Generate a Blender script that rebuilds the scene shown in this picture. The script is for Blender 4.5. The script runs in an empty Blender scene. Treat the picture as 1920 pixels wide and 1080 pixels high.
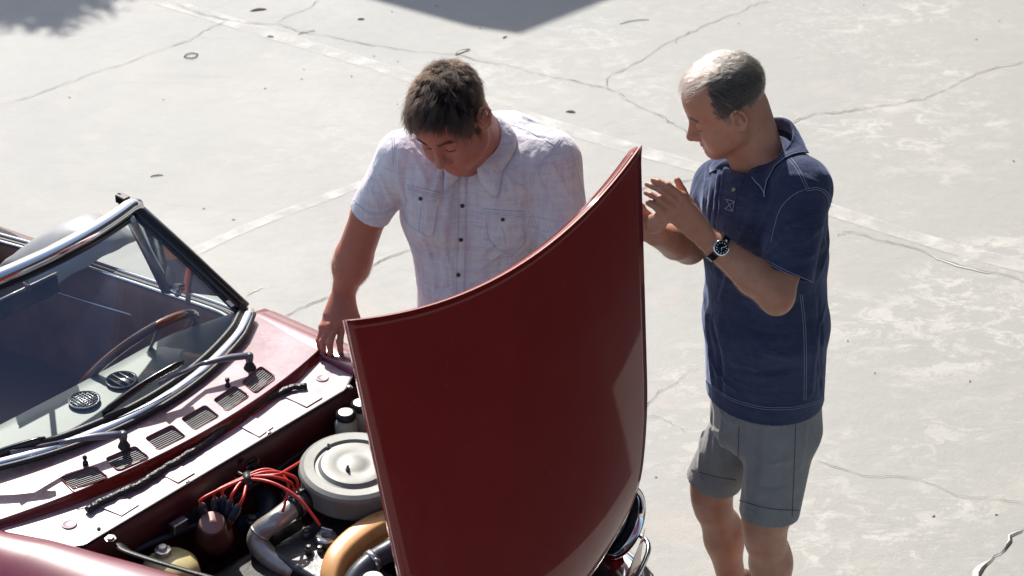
import bpy, bmesh, math, random, time
import numpy as np
from mathutils import Vector, Matrix, noise as mnoise
T0 = time.time()
random.seed(7); RNG = np.random.default_rng(7)
SC = bpy.context.scene
COL = SC.collection
# ------------------------------------------------------------------ camera
F = 4300.0; PITCH = math.radians(31); CH = 4.3
cam_data = bpy.data.cameras.new('camera'); cam = bpy.data.objects.new('camera', cam_data); COL.objects.link(cam)
cam.location = (0, 0, CH); cam.rotation_euler = (math.radians(90) - PITCH, 0, 0)
cam_data.sensor_width = 36; cam_data.lens = 36 * F / 1920
cam_data.clip_start = 0.1; cam_data.clip_end = 500
cam_data.dof.use_dof = True; cam_data.dof.focus_distance = 5.75; cam_data.dof.aperture_fstop = 9.0
SC.camera = cam
SC.render.resolution_x = 1024; SC.render.resolution_y = 576
# ------------------------------------------------------------------ light
SUN_AZ = (-0.31, 0.951); SUN_EL = math.radians(40)
w = bpy.data.worlds.new('World'); SC.world = w; w.use_nodes = True
nt = w.node_tree; nt.nodes.clear()
sky = nt.nodes.new('ShaderNodeTexSky'); sky.sky_type = 'NISHITA'; sky.sun_disc = False
sky.sun_elevation = SUN_EL; sky.sun_rotation = math.atan2(SUN_AZ[0], SUN_AZ[1])
sky.air_density = 1.0; sky.dust_density = 2.0; sky.ozone_density = 1.0
bg = nt.nodes.new('ShaderNodeBackground'); bg.inputs['Strength'].default_value = 0.11
wo = nt.nodes.new('ShaderNodeOutputWorld'); nt.links.new(sky.outputs[0], bg.inputs[0]); nt.links.new(bg.outputs[0], wo.inputs[0])
sl = bpy.data.lights.new('sun', 'SUN'); sl.energy = 4.6; sl.angle = math.radians(0.55); sl.color = (1.0, 0.95, 0.88)
sun = bpy.data.objects.new('sun', sl); COL.objects.link(sun)
SUNV = Vector((SUN_AZ[0] * math.cos(SUN_EL), SUN_AZ[1] * math.cos(SUN_EL), math.sin(SUN_EL))).normalized()
sun.rotation_euler = SUNV.to_track_quat('Z', 'Y').to_euler(); sun.location = (-3, 6, 8)
SC.view_settings.view_transform = 'Standard'; SC.view_settings.look = 'None'
SC.view_settings.exposure = 0.66; SC.view_settings.gamma = 1; SC.view_settings.use_curve_mapping = False
SC.cycles.use_denoising = True; SC.cycles.max_bounces = 10; SC.cycles.transparent_max_bounces = 12

# ------------------------------------------------------------------ helpers
cP, sP = math.cos(PITCH), math.sin(PITCH)
def ray(px, py):
    a = (px - 960) / F; v = (540 - py) / F
    return np.array([a, cP + v * sP, -sP + v * cP])
CO = np.array([0, 0, CH])
def P(px, py, z):
    d = ray(px, py); return CO + d * ((z - CH) / d[2])
def PY(px, py, y):
    d = ray(px, py); return CO + d * (y / d[1])
PHI = math.radians(42)
FV = np.array([math.cos(PHI), -math.sin(PHI), 0.]); TV = np.array([math.sin(PHI), math.cos(PHI), 0.]); ZV = np.array([0, 0, 1.])
def C(s, t, z): return FV * s + TV * t + ZV * z
def carc(p): return np.array([p @ FV, p @ TV, p[2]])
def nrm(v): v = np.asarray(v, float); return v / (np.linalg.norm(v) + 1e-12)

def tag(o, label=None, cat=None, group=None, kind=None):
    for k, v in (('label', label), ('category', cat), ('group', group), ('kind', kind)):
        if v: o[k] = v
    return o
def empty(name, loc, label=None, cat=None, group=None):
    o = bpy.data.objects.new(name, None); COL.objects.link(o); o.location = Vector(loc); o.empty_display_size = .1
    o['_w'] = [float(x) for x in loc]
    return tag(o, label, cat, group)
def wloc(o):
    return np.array(o['_w']) if o is not None and '_w' in o else np.zeros(3)
def mesh_obj(name, verts, faces, mat, parent=None, smooth=True, org=None):
    """verts in world coordinates; the object's origin is put at org (or the parent's)"""
    base = wloc(parent)
    verts = np.asarray(verts, float)
    o_w = base if org is None else np.asarray(org, float)
    me = bpy.data.meshes.new(name)
    v = verts - o_w
    if isinstance(faces, np.ndarray):
        n = len(faces); k = faces.shape[1]
        me.vertices.add(len(v)); me.vertices.foreach_set('co', v.astype(np.float32).ravel())
        me.loops.add(n * k); me.loops.foreach_set('vertex_index', faces.astype(np.int32).ravel())
        me.polygons.add(n); me.polygons.foreach_set('loop_start', np.arange(0, n * k, k, dtype=np.int32))
        me.update(calc_edges=True); me.validate()
    else:
        me.from_pydata([tuple(x) for x in v], [], faces); me.update()
    if smooth: me.polygons.foreach_set('use_smooth', np.ones(len(me.polygons), bool))
    if mat: me.materials.append(mat)
    o = bpy.data.objects.new(name, me); COL.objects.link(o)
    o.location = Vector(o_w - base); o['_w'] = [float(x) for x in o_w]
    if parent is not None: o.parent = parent
    return o
class MB:
    def __init__(s): s.v = []; s.f = []
    def add(s, v, f):
        n = len(s.v); s.v += [tuple(x) for x in v]; s.f += [tuple(i + n for i in q) for q in f]; return s
    def grid(s, rows, closed_u=False, cap=False):
        n = len(rows); m = len(rows[0]); b = len(s.v)
        for r in rows: s.v += [tuple(x) for x in r]
        for i in range(n - 1):
            for j in range(m if closed_u else m - 1):
                j2 = (j + 1) % m
                s.f.append((b + i * m + j, b + i * m + j2, b + (i + 1) * m + j2, b + (i + 1) * m + j))
        if cap:
            s.f.append(tuple(b + j for j in range(m))[::-1]); s.f.append(tuple(b + (n - 1) * m + j for j in range(m)))
        return s
    def tube(s, pts, r, n=8, cap=True, flat=1.0, up=None, closed=False):
        pts = [np.asarray(p, float) for p in pts]; N = len(pts)
        rs = r if hasattr(r, '__len__') else [r] * N
        u = None; rows = []
        for i, p in enumerate(pts):
            if closed: d = pts[(i + 1) % N] - pts[i - 1]
            else: d = pts[min(i + 1, N - 1)] - pts[max(i - 1, 0)]
            d = nrm(d)
            if up is not None: u = nrm(np.cross(np.cross(d, up), d))
            elif u is None:
                a = ZV if abs(d[2]) < .9 else np.array([1., 0, 0]); u = nrm(a - d * (a @ d))
            else: u = nrm(u - d * (u @ d))
            w_ = np.cross(d, u)
            rows.append([p + (w_ * math.cos(k * 2 * math.pi / n) + u * math.sin(k * 2 * math.pi / n) * flat) * rs[i] for k in range(n)])
        if closed: rows.append(rows[0]); return s.grid(rows, True)
        return s.grid(rows, True, cap)
    def lathe(s, c, prof, axis=(0, 0, 1), n=32, xdir=None, cap=True):
        c = np.asarray(c, float); a = nrm(axis)
        x = nrm(np.cross(a, (0, 1, 0.)) if abs(a[1]) < .9 else np.cross(a, (1., 0, 0))); y = np.cross(a, x)
        rows = [[c + a * h + (x * math.cos(k * 2 * math.pi / n) + y * math.sin(k * 2 * math.pi / n)) * r for k in range(n)] for r, h in prof]
        return s.grid(rows, True, cap)
    def box(s, c, ex, ey, ez):
        """centre and three half-extent vectors"""
        c, ex, ey, ez = (np.asarray(q, float) for q in (c, ex, ey, ez))
        v = [c + sx * ex + sy * ey + sz * ez for sz in (-1, 1) for sx, sy in ((-1, -1), (1, -1), (1, 1), (-1, 1))]
        return s.add(v, [(3, 2, 1, 0), (4, 5, 6, 7), (0, 1, 5, 4), (1, 2, 6, 5), (2, 3, 7, 6), (3, 0, 4, 7)])
    def prism(s, poly, h):
        """closed outline of world points, extruded by vector h"""
        n = len(poly); h = np.asarray(h, float)
        v = [np.asarray(p, float) for p in poly] + [np.asarray(p, float) + h for p in poly]
        return s.add(v, [tuple(range(n))[::-1], tuple(range(n, 2 * n))] + [(i, (i + 1) % n, n + (i + 1) % n, n + i) for i in range(n)])
    def build(s, name, mat, parent=None, smooth=True, bevel=0, solid=0, auto=None, sub=0, org=None):
        o = mesh_obj(name, s.v, s.f, mat, parent, smooth, org)
        bm = bmesh.new(); bm.from_mesh(o.data); bmesh.ops.recalc_face_normals(bm, faces=bm.faces); bm.to_mesh(o.data); bm.free()
        if smooth and (auto or bevel):
            o.data.set_sharp_from_angle(angle=math.radians(auto or 35))
        if solid:
            m = o.modifiers.new('s', 'SOLIDIFY'); m.thickness = abs(solid); m.offset = -1 if solid > 0 else 1
        if bevel:
            m = o.modifiers.new('b', 'BEVEL'); m.width = bevel; m.segments = 2; m.limit_method = 'ANGLE'; m.angle_limit = math.radians(40)
        if sub:
            m = o.modifiers.new('u', 'SUBSURF'); m.levels = sub; m.render_levels = sub
        return o
def spl(pts, n):
    """Catmull-Rom through pts, n samples"""
    pts = [np.asarray(p, float) for p in pts]; q = [2 * pts[0] - pts[1]] + pts + [2 * pts[-1] - pts[-2]]
    out = []; m = len(pts) - 1
    for i in range(n):
        x = i / (n - 1) * m; k = min(int(x), m - 1); u = x - k
        a, b, c, d = q[k], q[k + 1], q[k + 2], q[k + 3]
        out.append(.5 * ((2 * b) + (-a + c) * u + (2 * a - 5 * b + 4 * c - d) * u * u + (-a + 3 * b - 3 * c + d) * u ** 3))
    return out
def interp(x, xs, ys): return float(np.interp(x, xs, ys))

# ------------------------------------------------------------------ materials
def mat(name, col=(.5, .5, .5), rough=.5, metal=0., coat=0., coat_r=.05, spec=.5, noise=None, bump=None, sss=0., sheen=0., trans=0., ior=1.45, sssr=(1, .3, .15), sheen_col=None, alpha=1.):
    """noise = [(scale, detail, col2, lo, hi, strength, vec scale)...]; bump = [(scale, strength, dist, vecscale)...]"""
    m = bpy.data.materials.new(name); m.use_nodes = True; t = m.node_tree; b = t.nodes['Principled BSDF']
    b.inputs['Base Color'].default_value = (*col, 1); b.inputs['Roughness'].default_value = rough; b.inputs['Metallic'].default_value = metal
    b.inputs['Coat Weight'].default_value = coat; b.inputs['Coat Roughness'].default_value = coat_r
    b.inputs['Specular IOR Level'].default_value = spec; b.inputs['IOR'].default_value = ior
    b.inputs['Transmission Weight'].default_value = trans; b.inputs['Alpha'].default_value = alpha
    if sss:
        b.inputs['Subsurface Weight'].default_value = sss; b.inputs['Subsurface Radius'].default_value = sssr; b.inputs['Subsurface Scale'].default_value = .008
    if sheen:
        b.inputs['Sheen Weight'].default_value = sheen; b.inputs['Sheen Roughness'].default_value = .5
        if sheen_col: b.inputs['Sheen Tint'].default_value = (*sheen_col, 1)
    tc = t.nodes.new('ShaderNodeTexCoord')
    def coords(vs):
        mp = t.nodes.new('ShaderNodeMapping'); mp.inputs['Scale'].default_value = vs; t.links.new(tc.outputs['Object'], mp.inputs[0]); return mp.outputs[0]
    cur = None
    for (sc, det, c2, lo, hi, st, vs) in (noise or []):
        n = t.nodes.new('ShaderNodeTexNoise'); n.inputs['Scale'].default_value = sc; n.inputs['Detail'].default_value = det; n.inputs['Roughness'].default_value = .6
        t.links.new(coords(vs), n.inputs['Vector'])
        mr = t.nodes.new('ShaderNodeMapRange'); mr.inputs[1].default_value = lo; mr.inputs[2].default_value = hi; mr.inputs[4].default_value = st
        t.links.new(n.outputs['Fac'], mr.inputs[0])
        mx = t.nodes.new('ShaderNodeMix'); mx.data_type = 'RGBA'; t.links.new(mr.outputs[0], mx.inputs['Factor'])
        if cur is None: mx.inputs['A'].default_value = (*col, 1)
        else: t.links.new(cur, mx.inputs['A'])
        mx.inputs['B'].default_value = (*c2, 1); cur = mx.outputs['Result']
    if cur is not None: t.links.new(cur, b.inputs['Base Color'])
    prev = None
    for (sc, st, dist, vs) in (bump or []):
        n = t.nodes.new('ShaderNodeTexNoise'); n.inputs['Scale'].default_value = sc; n.inputs['Detail'].default_value = 4
        t.links.new(coords(vs), n.inputs['Vector'])
        bp = t.nodes.new('ShaderNodeBump'); bp.inputs['Strength'].default_value = st; bp.inputs['Distance'].default_value = dist
        t.links.new(n.outputs['Fac'], bp.inputs['Height'])
        if prev: t.links.new(prev, bp.inputs['Normal'])
        prev = bp.outputs[0]
    if prev: t.links.new(prev, b.inputs['Normal'])
    return m
U = (1, 1, 1)
M = {}
M['paint'] = mat('maroon_paint', (.16, .0075, .006), .3, 0, .62, .035, spec=.06, noise=[(9, 4, (.18, .011, .009), .45, .75, .6, U), (3, 8, (.21, .05, .038), .50, .8, .5, (1, 1, .35)), (70, 6, (.24, .13, .11), .66, .78, .35, (1, 1, .6))], bump=[(2.2, .05, .02, U)])
M['paint_dusty'] = mat('dusty_maroon_paint', (.16, .05, .066), .46, 0, .5, .36, spec=.3, noise=[(6, 6, (.36, .26, .30), .30, .66, .9, U), (60, 3, (.38, .30, .33), .5, .75, .6, U)], bump=[(180, .05, .002, U), (6, .08, .01, U)])
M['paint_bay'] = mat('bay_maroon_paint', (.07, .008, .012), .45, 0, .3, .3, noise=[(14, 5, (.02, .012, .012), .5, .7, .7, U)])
M['chrome'] = mat('chrome', (.75, .77, .8), .08, 1.)
M['steel'] = mat('dull_steel', (.55, .55, .55), .33, 1., noise=[(40, 5, (.25, .2, .16), .5, .75, .7, U)])
M['black'] = mat('black_rubber', (.012, .012, .013), .5, bump=[(150, .3, .002, U)])
M['blackgloss'] = mat('black_trim', (.01, .01, .012), .22)
M['seal'] = mat('tarry_black_seal', (.01, .01, .01), .32, bump=[(90, .9, .006, U)])
M['dirt'] = mat('oily_black', (.012, .011, .011), .6, noise=[(30, 4, (.035, .028, .024), .5, .7, .8, U)], bump=[(60, .5, .006, U)])
M['wiper'] = mat('grey_wiper_metal', (.13, .13, .16), .32, .5)
M['vinyl'] = mat('dash_vinyl', (.13, .15, .135), .5, noise=[(5, 3, (.19, .21, .195), .4, .7, .8, U)], bump=[(400, .25, .001, U)])
M['brown'] = mat('brown_leatherette', (.24, .115, .08), .45, noise=[(6, 3, (.08, .035, .025), .4, .7, .8, U)], bump=[(300, .2, .001, U)])
M['seat'] = mat('dark_seat_leather', (.10, .05, .04), .5)
M['slat'] = mat('vent_slat_metal', (.16, .155, .16), .55, .1)
M['rim'] = mat('worn_bonnet_edge', (.42, .20, .18), .4, coat=.5)
M['paint_wing'] = mat('sun_hazed_maroon', (.15, .012, .03), .36, 0, 1., .16, noise=[(5, 5, (.22, .06, .09), .4, .75, .7, U)], bump=[(5, .05, .01, U)])
M['carpet'] = mat('dark_carpet', (.02, .02, .028), .9)
M['wood'] = mat('steering_wheel_wood', (.12, .03, .015), .25, coat=.6)
M['red_wire'] = mat('red_ignition_wire', (.5, .03, .02), .35)
M['air'] = mat('silver_painted_tin', (.20, .205, .19), .45, .1, noise=[(7, 5, (.14, .135, .115), .45, .7, .8, U), (45, 5, (.16, .07, .03), .63, .72, .8, U)], bump=[(30, .1, .003, U)])
M['pipe'] = mat('heat_stained_pipe', (.42, .41, .38), .33, .45, noise=[(16, 5, (.30, .16, .09), .48, .68, .75, U)], bump=[(90, .12, .002, U)])
M['distr'] = mat('brown_bakelite', (.10, .038, .03), .33, noise=[(20, 4, (.06, .025, .02), .4, .7, .8, U)])
M['distr_top'] = mat('faded_bakelite', (.30, .17, .15), .4)
M['cover'] = mat('amber_plastic', (.62, .33, .12), .38, noise=[(8, 5, (.50, .23, .08), .45, .75, .8, U), (60, 4, (.12, .05, .02), .62, .74, .6, U)], sss=.1)
M['tank'] = mat('yellowed_plastic', (.55, .47, .22), .4, sss=.3, noise=[(12, 4, (.36, .28, .12), .45, .75, .6, U)])
M['reservoir'] = mat('cloudy_plastic', (.33, .31, .26), .4, sss=.2)
M['whitecap'] = mat('white_plastic_cap', (.7, .7, .68), .4, noise=[(50, 3, (.4, .38, .34), .5, .7, .6, U)])
M['alu'] = mat('cast_engine_metal', (.075, .078, .085), .38, .5, noise=[(22, 5, (.03, .028, .026), .45, .7, .9, U)], bump=[(70, .35, .003, U)])
M['bolt'] = mat('bolt_metal', (.16, .155, .15), .42, .7)
M['hose'] = mat('blue_black_hose', (.02, .028, .045), .4, bump=[(60, .2, .002, U)])
M['tyre'] = mat('tyre_rubber', (.02, .02, .02), .8)
M['mirror_grey'] = mat('brushed_mirror_shell', (.5, .51, .53), .4, .5)
M['canvas'] = mat('grey_soft_top_vinyl', (.24, .245, .255), .42, noise=[(6, 4, (.33, .33, .34), .4, .7, .7, U)], bump=[(5, .3, .02, U)])
M['pinkdust'] = M['paint_dusty']
def glassmat():
    m = bpy.data.materials.new('windscreen_glass'); m.use_nodes = True; t = m.node_tree; t.nodes.clear()
    o = t.nodes.new('ShaderNodeOutputMaterial'); mx = t.nodes.new('ShaderNodeMixShader'); tr = t.nodes.new('ShaderNodeBsdfTransparent'); tr.inputs[0].default_value = (.86, .92, .90, 1)
    df = t.nodes.new('ShaderNodeBsdfDiffuse'); df.inputs[0].default_value = (.32, .46, .80, 1); m2 = t.nodes.new('ShaderNodeMixShader'); m2.inputs[0].default_value = .09
    gl = t.nodes.new('ShaderNodeBsdfGlossy'); gl.inputs['Roughness'].default_value = .02
    fr = t.nodes.new('ShaderNodeFresnel'); fr.inputs[0].default_value = 1.6
    t.links.new(tr.outputs[0], m2.inputs[1]); t.links.new(df.outputs[0], m2.inputs[2])
    t.links.new(fr.outputs[0], mx.inputs[0]); t.links.new(m2.outputs[0], mx.inputs[1]); t.links.new(gl.outputs[0], mx.inputs[2]); t.links.new(mx.outputs[0], o.inputs[0])
    return m
M['glass'] = glassmat()

# ------------------------------------------------------------------ ground
def ground_mat():
    m = bpy.data.materials.new('worn_concrete'); m.use_nodes = True; t = m.node_tree; b = t.nodes['Principled BSDF']; L = t.links.new
    tc = t.nodes.new('ShaderNodeTexCoord')
    def N(scale, det=6, rot=0., sx=1., sy=1., rough=.6, dist=0.):
        mp = t.nodes.new('ShaderNodeMapping'); mp.inputs['Rotation'].default_value = (0, 0, math.radians(rot)); mp.inputs['Scale'].default_value = (sx, sy, 1)
        L(tc.outputs['Object'], mp.inputs[0]); n = t.nodes.new('ShaderNodeTexNoise'); n.inputs['Scale'].default_value = scale; n.inputs['Detail'].default_value = det
        n.inputs['Roughness'].default_value = rough; n.inputs['Distortion'].default_value = dist; L(mp.outputs[0], n.inputs['Vector']); return n.outputs['Fac']
    def R(v, lo, hi, a=0., c=1.):
        r = t.nodes.new('ShaderNodeMapRange'); r.inputs[1].default_value = lo; r.inputs[2].default_value = hi; r.inputs[3].default_value = a; r.inputs[4].default_value = c; L(v, r.inputs[0]); return r.outputs[0]
    def mul(a, c):
        r = t.nodes.new('ShaderNodeMath'); r.operation = 'MULTIPLY'; L(a, r.inputs[0])
        if isinstance(c, float): r.inputs[1].default_value = c
        else: L(c, r.inputs[1])
        return r.outputs[0]
    def mix(f, a, bb):
        x = t.nodes.new('ShaderNodeMix'); x.data_type = 'RGBA'; L(f, x.inputs['Factor'])
        for nme, q in (('A', a), ('B', bb)):
            if isinstance(q, tuple): x.inputs[nme].default_value = (*q, 1)
            else: L(q, x.inputs[nme])
        return x.outputs['Result']
    base = mix(R(N(.55, 5), .35, .65), (.345, .345, .33), (.40, .39, .37))
    sep0 = t.nodes.new('ShaderNodeSeparateXYZ'); L(tc.outputs['Object'], sep0.inputs[0]); base = mix(R(sep0.outputs['X'], -.6, 1.4, 0., .75), base, (.275, .275, .265))
    base = mix(R(N(2.4, 6, 20, 1, 1.6), .35, .7, 0, .55), base, (.33, .335, .32))
    # peeled pale coating: streaks running across, patchy, strongest towards +x
    sep = t.nodes.new('ShaderNodeSeparateXYZ'); L(tc.outputs['Object'], sep.inputs[0])
    side = R(sep.outputs['X'], -1.2, 1.6, .3, 1.)
    patch = mul(R(N(1.1, 4, 10), .47, .62), R(N(7, 10, -12, 1., 1.5, .80, .6), .50, .56))
    patch2 = mul(R(N(.8, 3, 40, 1, 1), .45, .62), R(N(30, 8, -14, .8, 1.6, .8), .54, .62))
    base = mix(mul(mul(patch, side), .7), base, (.56, .545, .505))
    base = mix(mul(mul(patch2, side), .6), base, (.60, .585, .54))
    base = mix(R(N(.9, 5, 75, 1, 1, .7), .4, .66, 0, .75), base, (.30, .302, .292))
    base = mix(R(N(3.1, 5, 60), .56, .7, 0, .35), base, (.43, .375, .335))
    base = mix(R(N(5, 6, 25, .35, 3, .7), .58, .72, 0, .4), base, (.26, .265, .26))
    base = mix(R(N(140, 3), .62, .72, 0, .45), base, (.22, .22, .21))
    base = mix(R(N(300, 2), .35, .65, 0, .25), base, (.5, .49, .46))
    L(base, b.inputs['Base Color']); b.inputs['Roughness'].default_value = .75; b.inputs['Specular IOR Level'].default_value = .35
    bp = t.nodes.new('ShaderNodeBump'); bp.inputs['Strength'].default_value = .35; bp.inputs['Distance'].default_value = .004; L(N(160, 5), bp.inputs['Height'])
    b2 = t.nodes.new('ShaderNodeBump'); b2.inputs['Strength'].default_value = .3; b2.inputs['Distance'].default_value = .01; L(N(14, 5), b2.inputs['Height']); L(bp.outputs[0], b2.inputs['Normal'])
    L(b2.outputs[0], b.inputs['Normal'])
    return m
g = MB(); g.grid([[(x, y, 0) for x in (-150, -20, 0, 20, 150)] for y in (-150, -20, 0, 20, 150)])
ground = g.build('ground', ground_mat(), None, False); tag(ground, kind='structure')
M['crack'] = mat('crack_shadow_dirt', (.035, .03, .026), .9)
M['crack_lip'] = mat('chipped_crack_lip', (.62, .61, .57), .8)
M['stripe'] = mat('faded_white_line', (.62, .61, .585), .7)
def crack(pix, wdt, jag=.012, lip=0., seed=0):
    rr = random.Random(seed); pts = [P(x, y, .0) for x, y in pix]
    n = max(12, int(sum(np.linalg.norm(pts[i + 1] - pts[i]) for i in range(len(pts) - 1)) / .022))
    c = spl(pts, n); ph = rr.random() * 100
    mb = MB(); rows = []; lrows = []
    for i, p in enumerate(c):
        d = nrm(c[min(i + 1, n - 1)] - c[max(i - 1, 0)]); nn = np.array([-d[1], d[0], 0])
        off = (mnoise.noise((i * .12 + ph, 0, 0)) * 2.2 + mnoise.noise((i * .45 + ph, 3, 0)) + rr.uniform(-.5, .5)) * jag
        q = p + nn * off; w2 = .42 * wdt * (.25 + abs(mnoise.noise((i * .31, ph, 5))) * 2.2 + rr.random() * .3)
        if i in (0, n - 1): w2 = .0003
        rows.append([q - nn * w2 / 2 + ZV * .004, q + nn * w2 / 2 + ZV * .004])
        lw = lip * max(0, mnoise.noise((i * .2, ph, 9)) + .15)
        lrows.append([q - nn * (w2 / 2 + .0002) + ZV * .0025, q - nn * (w2 / 2 + .0004 + lw) + ZV * .0025])
    mb.grid(rows); o = mb.build('crack', M['crack'], ground, False); tag(o, kind='structure')
    if lip:
        m2 = MB(); m2.grid(lrows); o2 = m2.build('chipped_edge', M['crack_lip'], o, False)
CR = [([(0, 200), (60, 180), (130, 155), (190, 132), (270, 108), (340, 80), (385, 58), (428, 38)], .004, .006),
      ([(330, 8), (420, 38), (515, 45), (560, 60), (640, 72), (740, 92), (860, 105), (960, 128), (1060, 150), (1135, 165), (1180, 190), (1230, 215), (1285, 245), (1330, 268)], .005, .007),
      ([(515, 45), (540, 30), (570, 20), (600, 0)], .004, 0),
      ([(1135, 165), (1150, 140), (1200, 115), (1265, 75), (1330, 45), (1400, 18), (1440, 0)], .005, .006),
      ([(1480, 228), (1540, 215), (1600, 207), (1680, 195), (1760, 175), (1830, 140), (1920, 115)], .005, .008),
      ([(1575, 445), (1590, 435), (1640, 448), (1700, 465), (1760, 485), (1830, 505), (1920, 525)], .006, .012),
      ([(525, 598), (560, 582), (600, 562), (640, 545), (690, 520), (710, 490), (745, 478), (790, 462)], .006, .004),
      ([(1100, 374), (1140, 366), (1200, 352), (1250, 346), (1310, 340)], .009, 0),
      ([(1525, 865), (1580, 878), (1640, 892), (1680, 897), (1740, 908), (1800, 930), (1860, 935), (1920, 945)], .003, .004),
      ([(1920, 992), (1900, 1010), (1880, 1035), (1850, 1055), (1835, 1085)], .012, .02),
      ([(1205, 770), (1225, 745), (1255, 725), (1285, 705), (1310, 690)], .004, 0),
      ([(1205, 778), (1240, 785), (1265, 798), (1290, 810)], .003, 0),
      ([(455, 560), (480, 545), (520, 535)], .0015, .01),
      ([(905 + 900, 120), (1840, 150), (1850, 200)], .0008, 0)]
for i, (px, wd, lp) in enumerate(CR[:-1]): crack(px, wd, .01, lp, i)
def stripe(pix, wd):
    pts = spl([P(x, y, 0) for x, y in pix], 30); mb = MB(); rows = []
    for i, p in enumerate(pts):
        d = nrm(pts[min(i + 1, 29)] - pts[max(i - 1, 0)]); nn = np.array([-d[1], d[0], 0]); k = 1 + .15 * mnoise.noise((i * .4, 0, 2))
        rows.append([p - nn * wd / 2 * k + ZV * .0015, p + nn * wd / 2 * k + ZV * .0015])
    mb.grid(rows); tag(mb.build('faded_line', M['stripe'], ground, False), kind='structure')
stripe([(230, -20), (420, 38), (600, 92), (770, 145), (960, 210), (1170, 275), (1300, 312), (1430, 352), (1560, 395), (1700, 440), (1830, 478), (1960, 510)], .085)
stripe([(350, 480), (470, 425), (600, 375), (720, 330)], .05)
# leaves and twigs lying about
M['leaf'] = mat('dry_leaf', (.10, .08, .055), 1., spec=0.); M['leafpale'] = mat('bleached_leaf', (.6, .56, .45), .6)
def litter(name, label, px, ln, wd, ang, mt, curl=.006, grp='dry leaves and twigs scattered on the concrete', pts=None):
    c = P(px[0], px[1], 0); a = math.radians(ang); d = np.array([math.cos(a), math.sin(a), 0]); nn = np.array([-d[1], d[0], 0]); mb = MB(); rows = []
    for i in range(9):
        u = i / 8; w2 = wd * math.sin(math.pi * min(.97, max(.03, u))) ** .8 / 2; q = c + d * (u - .5) * ln + nn * .12 * ln * math.sin(u * 3)
        rows.append([q - nn * w2 + ZV * (.001 + curl * .35), q + ZV * .001, q + nn * w2 + ZV * (.001 + curl * .5)])
    mb.grid(rows); o = mb.build(name, mt, None, True, org=c); tag(o, label, 'leaf' if 'leaf' in name else 'twig', grp); return o
litter('dry_leaf', 'pale curled dry leaf on the concrete above the plaid-shirted man', (868, 99), .085, .016, 40, M['leafpale'], .012)
litter('dry_leaf', 'grey folded leaf lying by the crack at the top left', (485, 20), .075, .022, 15, M['leaf'])
litter('twig', 'thin twig lying on the crack near the faded line', (575, 62), .08, .008, 25, M['leafpale'])
litter('dry_leaf', 'small brown leaf on the faded line left of the men', (507, 70), .03, .014, -15, M['leaf'])
litter('dry_leaf', 'small dark leaf flake beside the roof shadow', (947, 71), .03, .008, 50, M['leaf'])
litter('dry_leaf', 'dark leaf lying right of the man in the plaid shirt', (1070, 211), .04, .016, -10, M['leaf'])
litter('twig', 'slim pale twig lying right of the roof shadow', (1190, 42), .14, .006, 18, M['leafpale'])
litter('twig', 'short straight twig left of the plaid sleeve', (294, 331), .05, .007, 12, M['leaf'])
litter('dry_leaf', 'brown flake nearest the top edge of the photo left of centre', (677, 37), .03, .014, 5, M['leaf'])
WH = lambda x, y: ('left edge' if x < 250 else 'left of the plaid-shirted man' if x < 700 else 'above the plaid-shirted man' if x < 1000 else 'between the two men' if x < 1330 else 'right of the polo shirt' if x < 1700 else 'near the right edge') + (', high up' if y < 90 else ', upper part' if y < 250 else ', middle part' if y < 600 else ', lower part')
for i, (x, y) in enumerate([(570, 131), (566, 149), (660, 144), (306, 187), (130, 183), (497, 166), (745, 196), (382, 392), (438, 413), (1590, 640), (1268, 80), (1338, 310), (1230, 895), (1818, 715), (1900, 303), (1874, 40), (1831, 75), (1620, 10), (1385, 44), (1868, 965), (1750, 968), (1640, 700), (735, 22), (818, 12), (746, 116), (702, 106), (900, 53)]):
    litter('leaf_crumb', 'tiny dark leaf crumb on the concrete ' + WH(x, y), (x, y), (.008 + .006 * (i % 3) / 2), .005, i * 47, M['leaf'], .003, 'leaf crumbs on the concrete')
# bent wire ring lying on the ground
ring = [P(x, y, .004) for x, y in ((345, 106), (350, 101), (360, 99), (371, 101), (368, 106), (360, 109), (350, 108))]
tag(MB().tube(ring, .002, 6, closed=True).build('wire_ring', M['leaf'], None, org=ring[0]), 'small bent ring of wire lying on the concrete at the left', 'ring')
# stripe paint worn thin: the concrete shows through
def worn(m, a0, a1):
    t = m.node_tree; b = t.nodes['Principled BSDF']; tc = t.nodes.new('ShaderNodeTexCoord'); n = t.nodes.new('ShaderNodeTexNoise'); n.inputs['Scale'].default_value = 9; n.inputs['Detail'].default_value = 8
    t.links.new(tc.outputs['Object'], n.inputs['Vector']); r = t.nodes.new('ShaderNodeMapRange'); r.inputs[1].default_value = .35; r.inputs[2].default_value = .65; r.inputs[3].default_value = a0; r.inputs[4].default_value = a1
    t.links.new(n.outputs['Fac'], r.inputs[0]); t.links.new(r.outputs[0], b.inputs['Alpha'])
worn(M['stripe'], .15, .7)
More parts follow.
